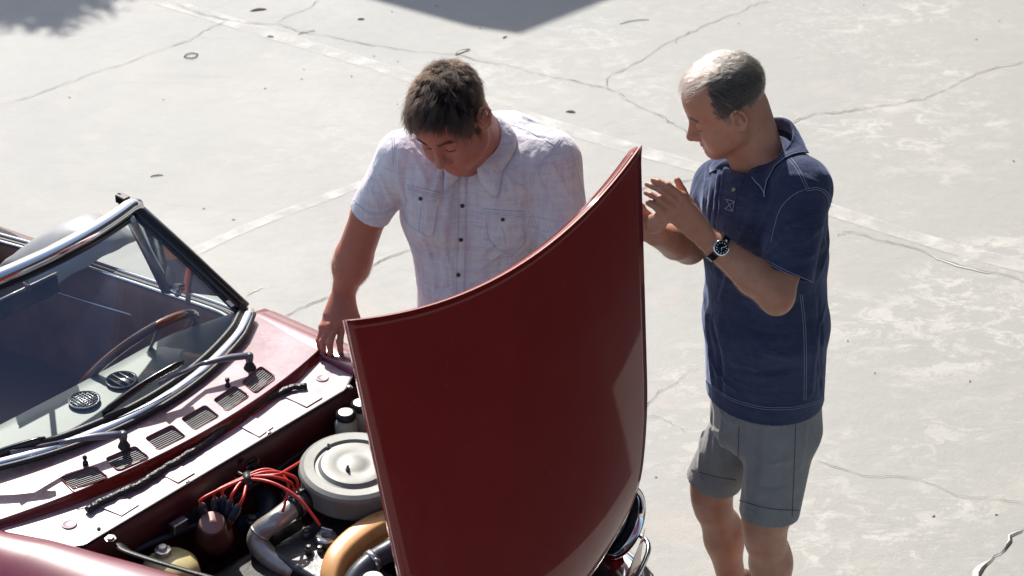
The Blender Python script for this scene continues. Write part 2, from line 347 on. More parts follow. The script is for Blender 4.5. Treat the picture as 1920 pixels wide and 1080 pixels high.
# ------------------------------------------------------------------ off-frame things whose shade falls into the picture
def shade_pt(px, py, h):
    """point at height h whose shadow falls on the ground at this pixel"""
    g0 = P(px, py, 0); return g0 + np.array(SUNV) * (h / SUNV[2])
roof = empty('carport', shade_pt(960, 62, 3.2) * [1, 1, 0], 'flat carport roof behind the yard, whose corner shades the ground at the top', 'carport')
c0 = shade_pt(975, 64, 3.2); c1 = shade_pt(520, -50, 3.2); c2 = shade_pt(1280, -54, 3.2); ca = shade_pt(880, 50, 3.2)
e1 = nrm(c1 - ca); e2 = nrm(c2 - c0)
poly = [ca, c0, c0 + e2 * 4.5, c0 + e2 * 4.5 + e1 * 5, ca + e1 * 5]
MB().prism(poly, (0, 0, -.12)).build('roof', mat('carport_sheet', (.4, .4, .4), .6), roof, False)
for k, q in enumerate((ca + e1 * 4.6 + e2 * .6, c0 + e2 * 4.2 + e1 * .6, ca + e1 * 4.6 + e2 * 3.8)):
    MB().tube([q * [1, 1, 0], q], .05, 8).build('post', M['steel'], roof)
rt = empty('carport', (5.5, 7.5, 0), 'wide carport standing right of the frame, whose shade darkens the bonnet reflection', 'carport')
MB().prism([(.78, 1.5, 3.0), (9.5, 1.5, 3.0), (9.5, 15, 3.0), (1.9, 15, 3.0), (1.9, 8.7, 3.0), (.78, 8.7, 3.0)], (0, 0, .1)).build('roof', mat('carport_timber', (.12, .09, .07), .8), rt, False)
for x, y in ((9.3, 2), (9.3, 14.6), (9.3, 8), (3.6, 14.6), (3.9, 2)): MB().tube([(x, y, 0), (x, y, 3)], .06, 8).build('post', M['steel'], rt)
M['leafg'] = mat('tree_leaf', (.06, .10, .03), .5, noise=[(3, 2, (.10, .14, .04), .4, .6, .8, U)])
M['bark'] = mat('tree_bark', (.12, .09, .07), .9, bump=[(20, .8, .02, U)])
def tree(spots, h, label, seed):
    rr = random.Random(seed); cs = [shade_pt(x, y, h + dz) for x, y, r, dz in spots]; base = np.mean(cs, 0) * [1, 1, 0] + [-2.4, 2.0, 0]
    t_ = empty('shade_tree', base, label, 'tree'); top = base + [0, 0, h + .5]
    MB().tube(spl([base, base + [.1, 0, h * .5], top], 10), [.16 * (1 - .06 * i) for i in range(10)], 10).build('trunk', M['bark'], t_)
    for k, (c, sp) in enumerate(zip(cs, spots)):
        MB().tube(spl([base + [0, 0, h * .6 + .1 * k], (base + c) / 2 + [0, 0, h * .35], c], 8), [.06 * (1 - .1 * i) for i in range(8)], 6).build('limb', M['bark'], t_)
    mb = MB()
    for c, sp in zip(cs, spots):
        for i in range(int(900 * sp[2] ** 2 / .04)):
            q = c + np.array([rr.gauss(0, 1), rr.gauss(0, 1), rr.gauss(0, 1)]) * sp[2] * .5; a = nrm([rr.gauss(0, 1), rr.gauss(0, 1), rr.gauss(0, .6)]); b_ = nrm(np.cross(a, [rr.gauss(0, 1), rr.gauss(0, 1), 1])); l = .03
            mb.add([q - a * l, q + b_ * l * .5, q + a * l, q - b_ * l * .5], [(0, 1, 2, 3)])
    for i in range(5000):
        q = top + np.array([rr.gauss(0, 1) * .7 - 3.0, rr.gauss(0, 1) * .7 + 2.6, rr.gauss(0, .5) + .3]); a = nrm([rr.gauss(0, 1), rr.gauss(0, 1), rr.gauss(0, .6)]); b_ = nrm(np.cross(a, [rr.gauss(0, 1), rr.gauss(0, 1), 1])); l = .05
        mb.add([q - a * l, q + b_ * l * .5, q + a * l, q - b_ * l * .5], [(0, 1, 2, 3)])
    mb.build('crown', M['leafg'], t_, False)
tree([(95, 36, .10, 0), (20, 22, .12, .1), (110, 6, .13, .1), (165, -6, .13, 0), (10, -12, .2, .1), (60, -25, .2, .1)], 3.4, 'leafy tree beyond the top left corner, casting blurred leaf shade', 3)

# ------------------------------------------------------------------ the car
car = empty('convertible_car', C(-4.5, 3.06, 0), 'open dark red vintage convertible with its bonnet raised and engine showing', 'car')
TC = 3.06; ZS = .908
pa, pd, pb = M['paint'], M['paint_dusty'], M['paint_bay']
# ---- cowl with six air vents
def s_w(t): return -4.0 - .55 * (t - 3.03) ** 2          # windscreen base
def s_c(t): return -3.850 - .32 * (t - 3.08) ** 2        # bonnet seam at the back
def cowl_pt(t, u, z=None):
    s = s_w(t) * (1 - u) + s_c(t) * u
    return C(s - .015 * (1 - u), t, (.955 - .012 * u - .05 * (t - TC) ** 2) if z is None else z)
ts = np.linspace(2.46, 3.57, 44)
mb = MB()
top = [[cowl_pt(t, u) for u in np.linspace(-.02, 1, 7)] for t in ts]
bot = [[p - ZV * .03 for p in r] for r in top]
mb.grid(top); n = len(mb.v); mb.grid([r[::-1] for r in bot])
NU = 7
def ti(i, j): return i * NU + j
def bi(i, j): return n + i * NU + (NU - 1 - j)
for i in range(len(ts) - 1):
    mb.f.append((ti(i + 1, 0), ti(i, 0), bi(i, 0), bi(i + 1, 0))); mb.f.append((ti(i, NU - 1), ti(i + 1, NU - 1), bi(i + 1, NU - 1), bi(i, NU - 1)))
for j in range(NU - 1):
    mb.f.append((ti(0, j), ti(0, j + 1), bi(0, j + 1), bi(0, j))); mb.f.append((ti(len(ts) - 1, j + 1), ti(len(ts) - 1, j), bi(len(ts) - 1, j), bi(len(ts) - 1, j + 1)))
cowl = mb.build('cowl_panel', pd, car, True, auto=40)
VP = [(158, 896), (238, 860), (310, 822), (375, 785), (433, 748), (484, 712)]
def rrect(c, ex, ey, r, n=5):
    """rounded rectangle outline, half sizes along unit dirs"""
    out = []; lx, ly = np.linalg.norm(ex), np.linalg.norm(ey); ux, uy = ex / lx, ey / ly
    for k, (sx, sy) in enumerate(((1, 1), (-1, 1), (-1, -1), (1, -1))):
        for i in range(n):
            a = math.pi / 2 * (k + i / (n - 1)); out.append(c + ux * (sx * (lx - r) + r * math.cos(a)) + uy * (sy * (ly - r) + r * math.sin(a)))
    return out
cut = MB(); vents = []
for x, y in VP:
    c = P(x, y, .942); t = carc(c)[1]; ex = TV * .044 + FV * (-.42 * 2 * (t - 3.09) * .044); ey = FV * .032 + TV * -.004
    vents.append((c, ex, ey)); cut.prism([p - ZV * .022 for p in rrect(c, ex, ey, .010)], ZV * .05)
cuto = cut.build('cutter', None, None, False)
bo = cowl.modifiers.new('v', 'BOOLEAN'); bo.object = cuto; bo.operation = 'DIFFERENCE'; bo.solver = 'EXACT'
dg = bpy.context.evaluated_depsgraph_get(); me2 = bpy.data.meshes.new_from_object(cowl.evaluated_get(dg)); cowl.modifiers.clear(); cowl.data = me2
me2.name = 'cowl_panel'; me2.set_sharp_from_angle(angle=math.radians(35))
bpy.data.objects.remove(cuto)
for c, ex, ey in vents:
    v = MB(); v.prism([p - ZV * .0215 for p in rrect(c, ex * .98, ey * .98, .009)], ZV * .002)
    vo = v.build('air_vent', M['blackgloss'], car, False)
    ring_ = MB(); ring_.tube([p + ZV * .001 for p in rrect(c, ex * 1.03, ey * 1.03, .011)], .0018, 6, closed=True); ring_.build('vent_rim', pa, vo)
    sm = None
    for k in range(8):
        q = c + ey * (-.84 + k * .24) - ZV * .004
        s2 = MB(); s2.box(q, ex * .97, ey * .03, ZV * .001)
        s2.build('slat', M['slat'], vo, False)
# step down from the cowl to the plenum shelf, then the shelf itself
ts = np.linspace(2.47, 3.575, 44); mb = MB()
rows = []
for t in ts:
    a = cowl_pt(t, 1); rows.append([a - ZV * .004, a - ZV * .02 + FV * .004, C(carc(a)[0] + .008, t, ZS + .006), C(carc(a)[0] + .013, t, ZS)])
mb.grid(rows); mb.build('cowl_step', pa, car)

def s_b(t): return -3.737 - .018 * (t - 2.6)
mb = MB(); rows = []
ts = np.linspace(2.50, 3.60, 64)
for t in ts:
    a = s_c(t) + .012; e = s_b(t)
    if t > 3.50: e = e - (t - 3.50) * .55
    if t < 2.60: e = e - (2.60 - t) * .8
    rows.append([C(a + (e - a) * u, t, ZS + .0012 * math.sin(u * 9 + t * 14) * u * (1 - u) * 2) for u in np.linspace(0, 1, 10)])
mb.grid(rows); shelf = mb.build('plenum_shelf', pd, car)
mb = MB(); mb.tube([r[-1] + ZV * .001 + FV * .003 for r in rows], .0045, 6); mb.build('gap_seal', M['blackgloss'], car)
for quad in ([(536, 746), (577, 728), (605, 746), (575, 764)], [(449, 800), (471, 780), (513, 801), (486, 820)], [(296, 887), (328, 868), (366, 887), (334, 906)], [(185, 950), (220, 926), (261, 947), (228, 968)]):
    pts = [P(x, y, ZS + .001) for x, y in quad]
    MB().prism(pts, ZV * .002).build('stiffener_plate', pd, shelf, False, bevel=.0008)
for x, y, r in ((130, 984, .019), (604, 710, .017)):
    MB().lathe(P(x, y, ZS), [(r * 1.05, 0), (r, .002), (r * .9, .0035), (r * .8, .0025), (.0005, .0025)], n=28).build('plug', pd, shelf)
for x, y, r in ((185, 992, .004), (196, 947, .008), (218, 936, .008), (352, 905, .005), (505, 813, .005), (655, 727, .006), (602, 672, .008), (207, 1010, .010)):
    MB().lathe(P(x, y, ZS), [(r * 1.5, 0), (r * 1.5, .0015), (r, .002), (r, .006), (.0004, .007)], n=6 if r > .006 else 14).build('screw', M['bolt'], shelf, False)
# rubber bonnet seal lying loose along the shelf
sp = spl([P(x, y, ZS + .010) for x, y in ((162, 955), (180, 943), (215, 926), (262, 905), (300, 880), (345, 853), (385, 827), (415, 803), (440, 784), (470, 765), (500, 745), (540, 727), (573, 722))], 110)
rs = [(.0105 + .0035 * mnoise.noise((i * .35, 0, 0)) * (1 if 15 < i < 75 else .25)) for i in range(110)]
sp = [p + ZV * .004 * mnoise.noise((i * .25, 4, 0)) + FV * .004 + FV * .0035 * mnoise.noise((i * .4, 7, 0)) * (1 if 15 < i < 80 else 0) for i, p in enumerate(sp)]
rubber = MB().tube(sp, rs, 10, flat=.75, up=ZV).build('rubber_seal', M['seal'], car)
# ---- engine bay
mb = MB(); rows = []
for t in np.linspace(2.56, 3.60, 40):
    e = s_b(t)
    rows.append([C(e, t, ZS - .004), C(e + .012, t, ZS - .02), C(e + .004, t, .82), C(e - .03, t, .74), C(e + .01, t, .66), C(e + .03, t, .4)])
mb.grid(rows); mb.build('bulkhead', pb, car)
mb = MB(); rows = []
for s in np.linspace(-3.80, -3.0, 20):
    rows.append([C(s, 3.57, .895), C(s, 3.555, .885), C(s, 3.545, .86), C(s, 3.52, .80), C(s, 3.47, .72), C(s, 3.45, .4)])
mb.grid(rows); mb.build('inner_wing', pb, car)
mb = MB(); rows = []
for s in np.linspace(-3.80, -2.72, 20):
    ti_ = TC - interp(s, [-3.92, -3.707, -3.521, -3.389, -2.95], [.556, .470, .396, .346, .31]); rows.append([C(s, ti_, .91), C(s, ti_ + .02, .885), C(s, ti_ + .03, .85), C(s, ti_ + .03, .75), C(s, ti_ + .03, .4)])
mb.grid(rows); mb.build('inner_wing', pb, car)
MB().box(C(-3.27, 3.08, .36), FV * .55, TV * .49, ZV * .02).build('undertray', M['dirt'], car, False)
MB().box(C(-2.90, 3.06, .58), FV * .03, TV * .36, ZV * .18).build('radiator', M['dirt'], car, False, bevel=.005)
# ---- wings, doors, rear body: outer skins swept along the car
CRN = .928
def side_profile(s, sg):
    """outer skin cross-section at station s, sg=+1 far side, -1 near side"""
    inner = .505 if sg > 0 else interp(s, [-3.92, -3.707, -3.521, -3.389, -2.95], [.556, .470, .396, .346, .31]); out = .76 - .085 * min(1, max(0, (s + 3.75) / .5))
    if sg > 0: inner -= .06 * max(0, (s + 3.4) / .43)
    k = 1.
    re = max(0., (-6.1 - s) / .5)
    out2 = out - .16 * re ** 2
    if s < -4.25: inner = interp(s, [-5.3, -4.25], [.455, .50])
    zt = interp(s, [-6.6, -6.1, -5.2, -4.3, -3.8, -3.2, -2.86, -2.60], [.60, .67, .79, .898, CRN, .905, .885, .86])
    arch = .0
    zb = .22
    for ws in (-3.15,):
        dx = abs(s - ws)
        if dx < .335: zb = max(zb, math.sqrt(.335 ** 2 - dx ** 2) + .31)
    cw_ = 1.2 if s > -4.24 else .35
    if sg < 0 and s > -4.24: cw_ = 1.5 + (.505 - inner) * 4
    pts = [(inner, zt - .035), (inner, zt - .006), (inner + .010, zt), (inner + .035 * cw_, zt + .004), (inner + .075 * cw_, zt - .004), (inner + .11 * cw_, zt - .035), (inner + .05 + .11 * cw_, zt - .09), (out2 - .03, zt - .17), (out2, zt - .28), (out2 + .004, max(zb + .01, .5)), (out2 - .02, max(zb, .3)), (out2 - .05, zb)]
    if sg > 0: pts = [(inner - .0 if a == inner else a, z) for a, z in pts]
    pts = [(a, max(z, zb)) for a, z in pts]
    return [C(s, TC + sg * a, z) for a, z in pts]
for sg in (1, -1):
    st = np.linspace(-4.235, -2.97, 60); mb = MB(); mb.grid([side_profile(s, sg) for s in st]); mb.build('front_wing', M['paint_wing'], car, True, solid=.002 * 1)
    st = np.linspace(-5.2, -4.24, 30); mb = MB(); mb.grid([side_profile(s, sg) for s in st]); d_ = mb.build('door', pa, car, True, solid=.002)
    h = MB(); h.tube([C(-5.08, TC + sg * .775, .80), C(-5.02, TC + sg * .80, .80), C(-4.95, TC + sg * .775, .80)], .009, 8); h.build('handle', M['chrome'], d_)
    st = np.linspace(-6.6, -5.205, 50); mb = MB(); mb.grid([side_profile(s, sg) for s in st]); mb.build('rear_wing', M['paint_wing'], car, True, solid=.002)
mb = MB(); mb.grid([[C(s, t, interp(s, [-6.6, -6.1, -5.45], [.62, .70, .79]) + .02 * (1 - ((t - TC) / .56) ** 2)) for t in np.linspace(TC - .46, TC + .46, 12)] for s in np.linspace(-6.6, -5.45, 14)]); mb.build('boot_lid', pa, car)
mb = MB(); mb.grid([[C(-6.6 - .06 * (1 - ((t - TC) / .62) ** 2), t, z) for t in np.linspace(TC - .62, TC + .62, 14)] for z in (.78, .7, .55, .4, .25)]); mb.build('rear_panel', pa, car)
mb = MB(); mb.grid([[C(-2.93 + .20 * (1 - ((t - TC) / .72) ** 2) - (.78 - z) * .1, t, z) for t in np.linspace(TC - .71, TC + .71, 20)] for z in (.72, .7, .6, .5, .35)]); mb.build('front_panel', pa, car)
gr = MB(); gr.box(C(-2.72, TC, .62), FV * .012, TV * .34, ZV * .08); gr.build('grille', M['blackgloss'], car, False)
# wheels
for s in (-3.15, -5.55):
    for sg in (1, -1):
        c = C(s, TC + sg * .60, .31)
        wh = MB().lathe(c, [(.2, -.085), (.29, -.085), (.31, -.06), (.312, .06), (.29, .085), (.2, .085)], axis=TV * sg, n=36).build('wheel', M['tyre'], car)
        MB().lathe(c, [(.205, .05), (.2, .088), (.17, .07), (.1, .085), (.04, .1), (.001, .1)], axis=TV * sg, n=30).build('rim', M['chrome'], wh)
# ---- headlights
for sg in (1, -1):
    c = C(-2.955, TC + sg * .61, .785)
    ax = nrm(FV * 1 + ZV * .12 + TV * sg * .02)
    hl = MB().lathe(c, [(.088, -.12), (.103, -.02), (.104, .012), (.099, .026), (.092, .03), (.086, .026), (.082, .008)], axis=ax, n=48, cap=False).build('headlight', M['chrome'], car)
    MB().lathe(c, [(.082, .012), (.078, -.012), (.074, -.03)], axis=ax, n=40, cap=False).build('bezel_gap', M['blackgloss'], hl)
    MB().lathe(c, [(.076, -.018), (.066, -.004), (.04, .006), (.001, .010)], axis=ax, n=40).build('lens', mat('headlight_lens', (.32, .33, .35), .12, .6, coat=1., bump=[(40, .8, .01, (1, 6, 1))]), hl)
    MB().lathe(c, [(.106, -.16), (.112, -.07), (.106, -.012), (.09, -.01)], axis=ax, n=40, cap=False).build('headlight_cowl', pa, hl)
# chrome bumper: bar with rounded ends
bp = spl([C(-3.30, TC + .78, .49), C(-3.06, TC + .765, .49), C(-2.93, TC + .69, .49), C(-2.76, TC + .4, .50), C(-2.70, TC, .50), C(-2.76, TC - .4, .50), C(-2.90, TC - .71, .50), C(-3.04, TC - .80, .50), C(-3.3, TC - .80, .5)], 60)
MB().tube(bp, .055, 12, flat=1.0, up=ZV).build('bumper', M['chrome'], car)
bp = spl([C(-6.5, TC + .74, .47), C(-6.72, TC + .6, .47), C(-6.8, TC, .47), C(-6.72, TC - .6, .47), C(-6.5, TC - .74, .47)], 40)
MB().tube(bp, .055, 12, flat=1.0, up=ZV).build('bumper', M['chrome'], car)
st_ = spl([C(-2.99, TC + .74, .66), C(-2.91, TC + .70, .66), C(-2.83, TC + .5, .655), C(-2.77, TC + .3, .65)], 20)
MB().tube(st_, .007, 8).build('trim_strip', M['chrome'], car)
# ---- bonnet, hinged at the nose and standing upright
mb = MB(); rows = []
def hood_pt(u, v):
    """u 0 near edge .. 1 far edge, v 0 rear (upper) edge .. 1 nose"""
    q = 4 * u * (1 - u)
    z = 1.90 + .035 * u - (1.90 - .80) * v; z0 = 1.9 - z
    tl = 2.655 + .085 * z0; tr = 3.578 - .060 * z0
    if z < 1.15: tl += .5 * max(0, 1.0 - z) ** 2; tr -= 1.75 * (1.15 - z) ** 2
    tr -= .5 * max(0, 1.36 - z) ** 2
    s = -2.832 + .12 * max(z0, 0)
    if z < 1.12: s -= .75 * (1.12 - z) ** 2
    s += (.04 + .012 * min(1, v * 4)) * q - .0 * u
    z -= .08 * q * (1 - v) ** 2
    z -= .03 * q * v ** 3
    return C(s, tl + (tr - tl) * u, z)
NU_, NV_ = 36, 48
for i in range(NV_ + 1):
    rows.append([hood_pt(j / NU_, i / NV_) for j in range(NU_ + 1)])
mb.grid(rows); bon = mb.build('bonnet', pa, car, True)
m_ = bon.modifiers.new('s', 'SOLIDIFY'); m_.thickness = .005; m_.offset = -1; bon.data.materials.append(M['rim']); m_.material_offset_rim = 1
edge = [hood_pt(0, v) for v in np.linspace(1, 0, 30)] + [hood_pt(u, 0) for u in np.linspace(0, 1, 40)[1:]] + [hood_pt(1, v) for v in np.linspace(0, 1, 30)[1:]]
fl = MB(); fl.grid([[p - FV * .0058 - (p - hood_pt(.5, .5)) * .008, p - FV * .016 - (p - (hood_pt(.5, .5))) * .012, p - FV * .03 - (p - hood_pt(.5, .5)) * .03] for p in edge]); fl.build('bonnet_flange', pa, bon, True, solid=.0015)
rib = MB()
for a, b_ in (((.12, .08), (.88, .08)), ((.12, .9), (.88, .9)), ((.12, .08), (.12, .9)), ((.88, .08), (.88, .9)), ((.12, .08), (.88, .9)), ((.88, .08), (.12, .9))):
    rib.tube([hood_pt(a[0] + (b_[0] - a[0]) * k / 8, a[1] + (b_[1] - a[1]) * k / 8) - FV * .02 for k in range(9)], .018, 6, flat=.6)
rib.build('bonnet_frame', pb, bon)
# ---- windscreen: glass, header, pillars, base strip
def s_h(t): return -4.395 - .55 * (t - 3.03) ** 2
HW, BW = .372, .50
def gpt(a, v):
    """a -1..1 across, v 0 base .. 1 header"""
    tb = 3.03 + a * BW; th = 3.03 + a * HW
    p0 = C(s_w(tb) - .045 - .05 * max(0, abs(a) - .85) * 6 * .3, tb, .972); p1 = C(s_h(th), th, 1.262 - .02 * a * a)
    p = p0 * (1 - v) + p1 * v; return p + FV * .012 * math.sin(math.pi * v)
mb = MB(); mb.grid([[gpt(a, v) for a in np.linspace(-1, 1, 40)] for v in np.linspace(0, 1, 12)]); ws = mb.build('windscreen', M['glass'], car)
fr = [gpt(a, 1) for a in np.linspace(-1, 1, 40)]
up_ = nrm(ZV * .6 + FV)
MB().tube([p + ZV * .006 for p in [gpt(-1.05, .97)] + fr + [gpt(1.05, .97)]], .025, 12, flat=.8).build('header_rail', M['chrome'], car)
MB().tube([p + FV * .014 - ZV * .016 for p in fr], .011, 8).build('header_seal', M['blackgloss'], car)
for sg in (1, -1):
    pl_ = [gpt(sg * (1.012), v) for v in np.linspace(1.02, -.03, 16)]
    po = MB().tube(pl_, [.021 + .005 * k / 15 for k in range(16)], 10, flat=.9).build('pillar', M['blackgloss'], car)
    MB().tube([p + TV * sg * .016 + ZV * .006 + FV * .002 for p in pl_], .0065, 8).build('pillar_trim', M['chrome'], po)
    MB().tube([p - TV * sg * .016 for p in pl_], .010, 8).build('pillar_seal', M['black'], po)
    q = gpt(sg * 1.0, 1.0); lt = MB(); lt.box(q - FV * .035 + ZV * .012, FV * .02, TV * .012, ZV * .012); lt.tube([q - FV * .02 + ZV * .014, q - FV * .055 + ZV * .022], .006, 6); lt.build('roof_latch', M['blackgloss'], car, False, bevel=.003)
base = [gpt(a, 0) + FV * .03 - ZV * .006 for a in np.linspace(-1.03, 1.03, 60)]
MB().tube(base, .018, 12, flat=.5, up=ZV).build('screen_base_trim', M['chrome'], car)
MB().tube([p + FV * .021 - ZV * .004 for p in base], .008, 8).build('base_seal', M['black'], car)
MB().tube([gpt(a, 0) + FV * .006 for a in np.linspace(-1, 1, 60)], .009, 8).build('glass_seal', M['black'], car)
MB().box(gpt(.97, .09) + FV * .004, TV * .008, nrm(gpt(.97, .2) - gpt(.97, .0)) * .011, FV * .0008).build('inspection_sticker', M['whitecap'], ws, False)
# ---- wipers
def wiper(piv, elbow, mid, b0, b1):
    pv = P(*piv, .955); w_ = MB(); w_.lathe(pv, [(.021, -.03), (.017, -.008), (.011, .004), (.007, .014)], n=20); wo_ = w_.build('wiper', M['black'], car)
    hub = MB(); hub.lathe(pv, [(.009, .008), (.012, .022), (.012, .032), (.008, .037), (.001, .037)], n=16); hub.build('wiper_hub', M['wiper'], wo_)
    a = pv + ZV * .03; e = P(elbow[0], elbow[1], 1.0); m3 = P(mid[0], mid[1], 1.02)
    ar = MB(); ar.tube(spl([a, a + (e - a) * .5 + ZV * .004, e], 8), [.010, .0125, .0125, .012, .011, .010, .009, .0075], 8, flat=.7); ar.tube([e, (e + m3) / 2, m3], .0055, 6); ar.build('wiper_arm', M['wiper'], wo_)
    q0, q1 = P(b0[0], b0[1], b0[2]), P(b1[0], b1[1], b1[2])
    bl = MB(); bl.tube(spl([q0, (q0 + q1) / 2 + ZV * .008, q1], 12), [.004] + [.0075] * 10 + [.004], 6, up=ZV, flat=1.5); bl.tube([p - ZV * .007 for p in spl([q0, (q0 + q1) / 2 + ZV * .008, q1], 12)], .0028, 5); bl.build('wiper_blade', M['blackgloss'], wo_)
wiper((468, 684), (375, 683), (300, 718), (192, 775, .985), (345, 677, 1.035))
wiper((232, 832), (110, 830), (20, 848), (-70, 880, .985), (86, 822, 1.03))
for x, y in ((427, 722), (160, 868)):
    MB().lathe(P(x, y, .95), [(.008, -.004), (.007, .004), (.004, .006), (.004, .012), (.0065, .013), (.006, .02), (.001, .021)], n=12).build('washer_jet', M['blackgloss'], car)
# ---- dashboard and cabin
mb = MB(); rows = []
for a in np.linspace(-1, 1, 40):
    t = 3.03 + a * .51; s0 = s_w(t) - .035; s1 = -4.262 + .05 * max(0, abs(a) - .6) * 2
    pr = [(s0, .950), (s0 * .6 + s1 * .4, .953), (s0 * .25 + s1 * .75, .955), (s1 + .012, .953), (s1 - .004, .940), (s1, .91), (s1 + .03, .84), (s1 + .05, .70)]
    rows.append([C(s, t, z + .006 * math.exp(-((t - 3.28) / .15) ** 2)) for s, z in pr])
mb.grid(rows); dash = mb.build('dashboard', M['vinyl'], car, True, auto=50)
for (x, y), kind in (((158, 752), 0), ((228, 714), 1)):
    c = P(x, y, .958); v = MB().lathe(c, [(.041, -.003), (.041, .003), (.037, .005), (.036, .001), (.001, .001)], n=36).build('demister_vent', M['blackgloss'], car)
    ex, ey = FV * .036, TV * .036
    for k in range(-3, 4):
        hw = math.sqrt(max(0, 1 - (k / 4) ** 2)); col_ = M['steel']
        if kind == 0:
            MB().tube([c + ex * k / 4 - ey * hw + ZV * .003, c + ex * k / 4 + ey * hw + ZV * .003], .0014, 5).build('grid_bar', col_, v)
            MB().tube([c + ey * k / 4 - ex * hw + ZV * .0035, c + ey * k / 4 + ex * hw + ZV * .0035], .0014, 5).build('grid_bar', col_, v)
        elif k % 2 == 0: MB().tube([c + ey * k / 4 - ex * hw + ZV * .003, c + ey * k / 4 + ex * hw + ZV * .003], .0022, 5).build('grid_bar', col_, v)
    MB().lathe(c, [(.041, .002), (.0425, .005), (.040, .006)], n=36, cap=False).build('vent_ring', M['steel'], v)
# steering wheel
cw = PY(258, 668, 5.28); ax = nrm(-FV * .80 + ZV * .60); x1 = TV; y1 = np.cross(ax, x1)
ringp = [cw + (x1 * math.cos(a) + y1 * math.sin(a)) * .19 for a in np.linspace(0, 2 * math.pi, 48, endpoint=False)]
sw = MB().tube(ringp, .013, 10, closed=True).build('steering_wheel', M['wood'], car)
MB().lathe(cw - ax * .04, [(.05, -.02), (.05, .015), (.035, .03), (.001, .032)], axis=ax, n=24).build('horn_push', M['blackgloss'], sw)
for a in (0, math.pi, -math.pi / 2): MB().tube([cw - ax * .03, cw + (x1 * math.cos(a) + y1 * math.sin(a)) * .185], .009, 6, flat=.4).build('spoke', M['steel'], sw)
MB().tube([cw - ax * .05, C(-4.2, carc(cw)[1], .75)], .03, 12).build('steering_column', M['blackgloss'], sw)
# door inner panels with chrome strip and beltline
zz = .945
bl = [P(-60, 438, .825), P(115, 487, .845), P(215, 520, .865), P(310, 552, .885), P(400, 583, .903), P(430, 598, .915)]
bl = spl(bl, 24); mb = MB()
mb.grid([[p - ZV * .004, p - ZV * .02 - TV * .015, p - ZV * .30 - TV * .02, p - ZV * .62 - TV * .05] for p in bl]); dp = mb.build('door_trim', M['brown'], car, True)
MB().tube([p + ZV * .003 for p in bl], .006, 6).build('belt_strip', M['chrome'], dp); MB().tube([p + TV * .014 + ZV * .001 for p in bl], .008, 6).build('window_slot_seal', M['black'], dp)
MB().tube([p + TV * .035 + ZV * .004 for p in bl], .006, 6).build('outer_belt_strip', M['chrome'], dp)
MB().tube([P(x, y, .77) for x, y in ((60, 533), (103, 547), (200, 577), (350, 620))], .0035, 6).build('chrome_strip', M['chrome'], dp)
mb = MB(); mb.grid([[C(s, TC - .50, .90), C(s, TC - .5, .3)] for s in (-5.3, -4.25)]); mb.build('door_trim', M['brown'], car)
MB().box(C(-4.9, TC, .30), FV * .75, TV * .52, ZV * .015).build('cabin_floor', M['carpet'], car, False)
mb = MB(); mb.grid([[C(-4.20, t, .90), C(-4.16, t, .6), C(-4.15, t, .3)] for t in (TC - .5, TC + .5)]); mb.build('footwell', M['carpet'], car)
for sg in (1, -1):
    q = C(-5.08, TC + sg * .26, .38); st_ = MB(); st_.box(q, FV * .24, TV * .22, ZV * .075); seat = st_.build('seat', M['seat'], car, True, bevel=.05)
    b_ = MB(); b_.box(C(-5.36, TC + sg * .26, .68), FV * .055, TV * .22, ZV * .27 - FV * .06); b_.build('seat_back', M['seat'], seat, True, bevel=.045)
MB().box(C(-5.42, TC, .62), FV * .03, TV * .52, ZV * .27).build('rear_bulkhead', M['carpet'], car, False)
# quarter window post, door mirror, inner mirror
qp0, qp1 = P(243, 408, 1.235), P(314, 545, .965)
qw = MB().tube([qp0, (qp0 + qp1) / 2, qp1], [.010, .011, .013], 6, flat=1.4).build('quarter_window_frame', M['steel'], car)
g_ = MB(); g_.grid([[qp0, gpt(1.03, .98)], [qp1, gpt(1.05, .04)]]); g_.build('quarter_window', M['glass'], qw, False)
MB().tube([qp1, qp1 + FV * .03 + ZV * .012, qp1 + FV * .05 + ZV * .008], .010, 8).build('pivot', M['chrome'], qw)
mc = P(338, 508, 1.02); mo = MB().lathe(mc, [(.001, -.02), (.03, -.014), (.05, 0), (.052, .008), (.045, .014), (.001, .012)], axis=nrm(-FV + ZV * .1), n=28).build('door_mirror', M['mirror_grey'], car)
MB().tube([mc + FV * .01, mc + FV * .03 - ZV * .06, mc + FV * .02 - ZV * .10], .008, 8).build('mirror_stalk', M['mirror_grey'], mo)
mq = P(52, 556, 1.15); im = MB(); im.box(mq, TV * .10, FV * .01 + ZV * .0, ZV * .028); imo = im.build('interior_mirror', M['blackgloss'], car, True, bevel=.008)
MB().tube([mq + FV * .01 + ZV * .02, P(45, 520, 1.24)], .008, 8).build('mirror_stem', M['chrome'], imo); MB().tube([mq + TV * k * .1 + ZV * .029 for k in (-1, -.3, .3, 1)], .003, 6).build('mirror_rim', M['chrome'], imo)
# folded soft top
mb = MB(); rows = []
cpt = spl([P(30, 500, .86), P(80, 468, .9), P(130, 440, .93), P(175, 418, .94), P(205, 402, .93)], 18)
for i, p in enumerate(cpt):
    hgt = .025 + .055 * math.sin(math.pi * i / 17) ** .6
    rows.append([p - FV * (.11 * math.cos(a) - .02) + ZV * (hgt * math.sin(a) * .8 - .035 + .006 * mnoise.noise((i * .6, a * 3, 0))) for a in np.linspace(0, math.pi, 12)])
mb.grid(rows, cap=True); mb.build('folded_soft_top', M['canvas'], car)
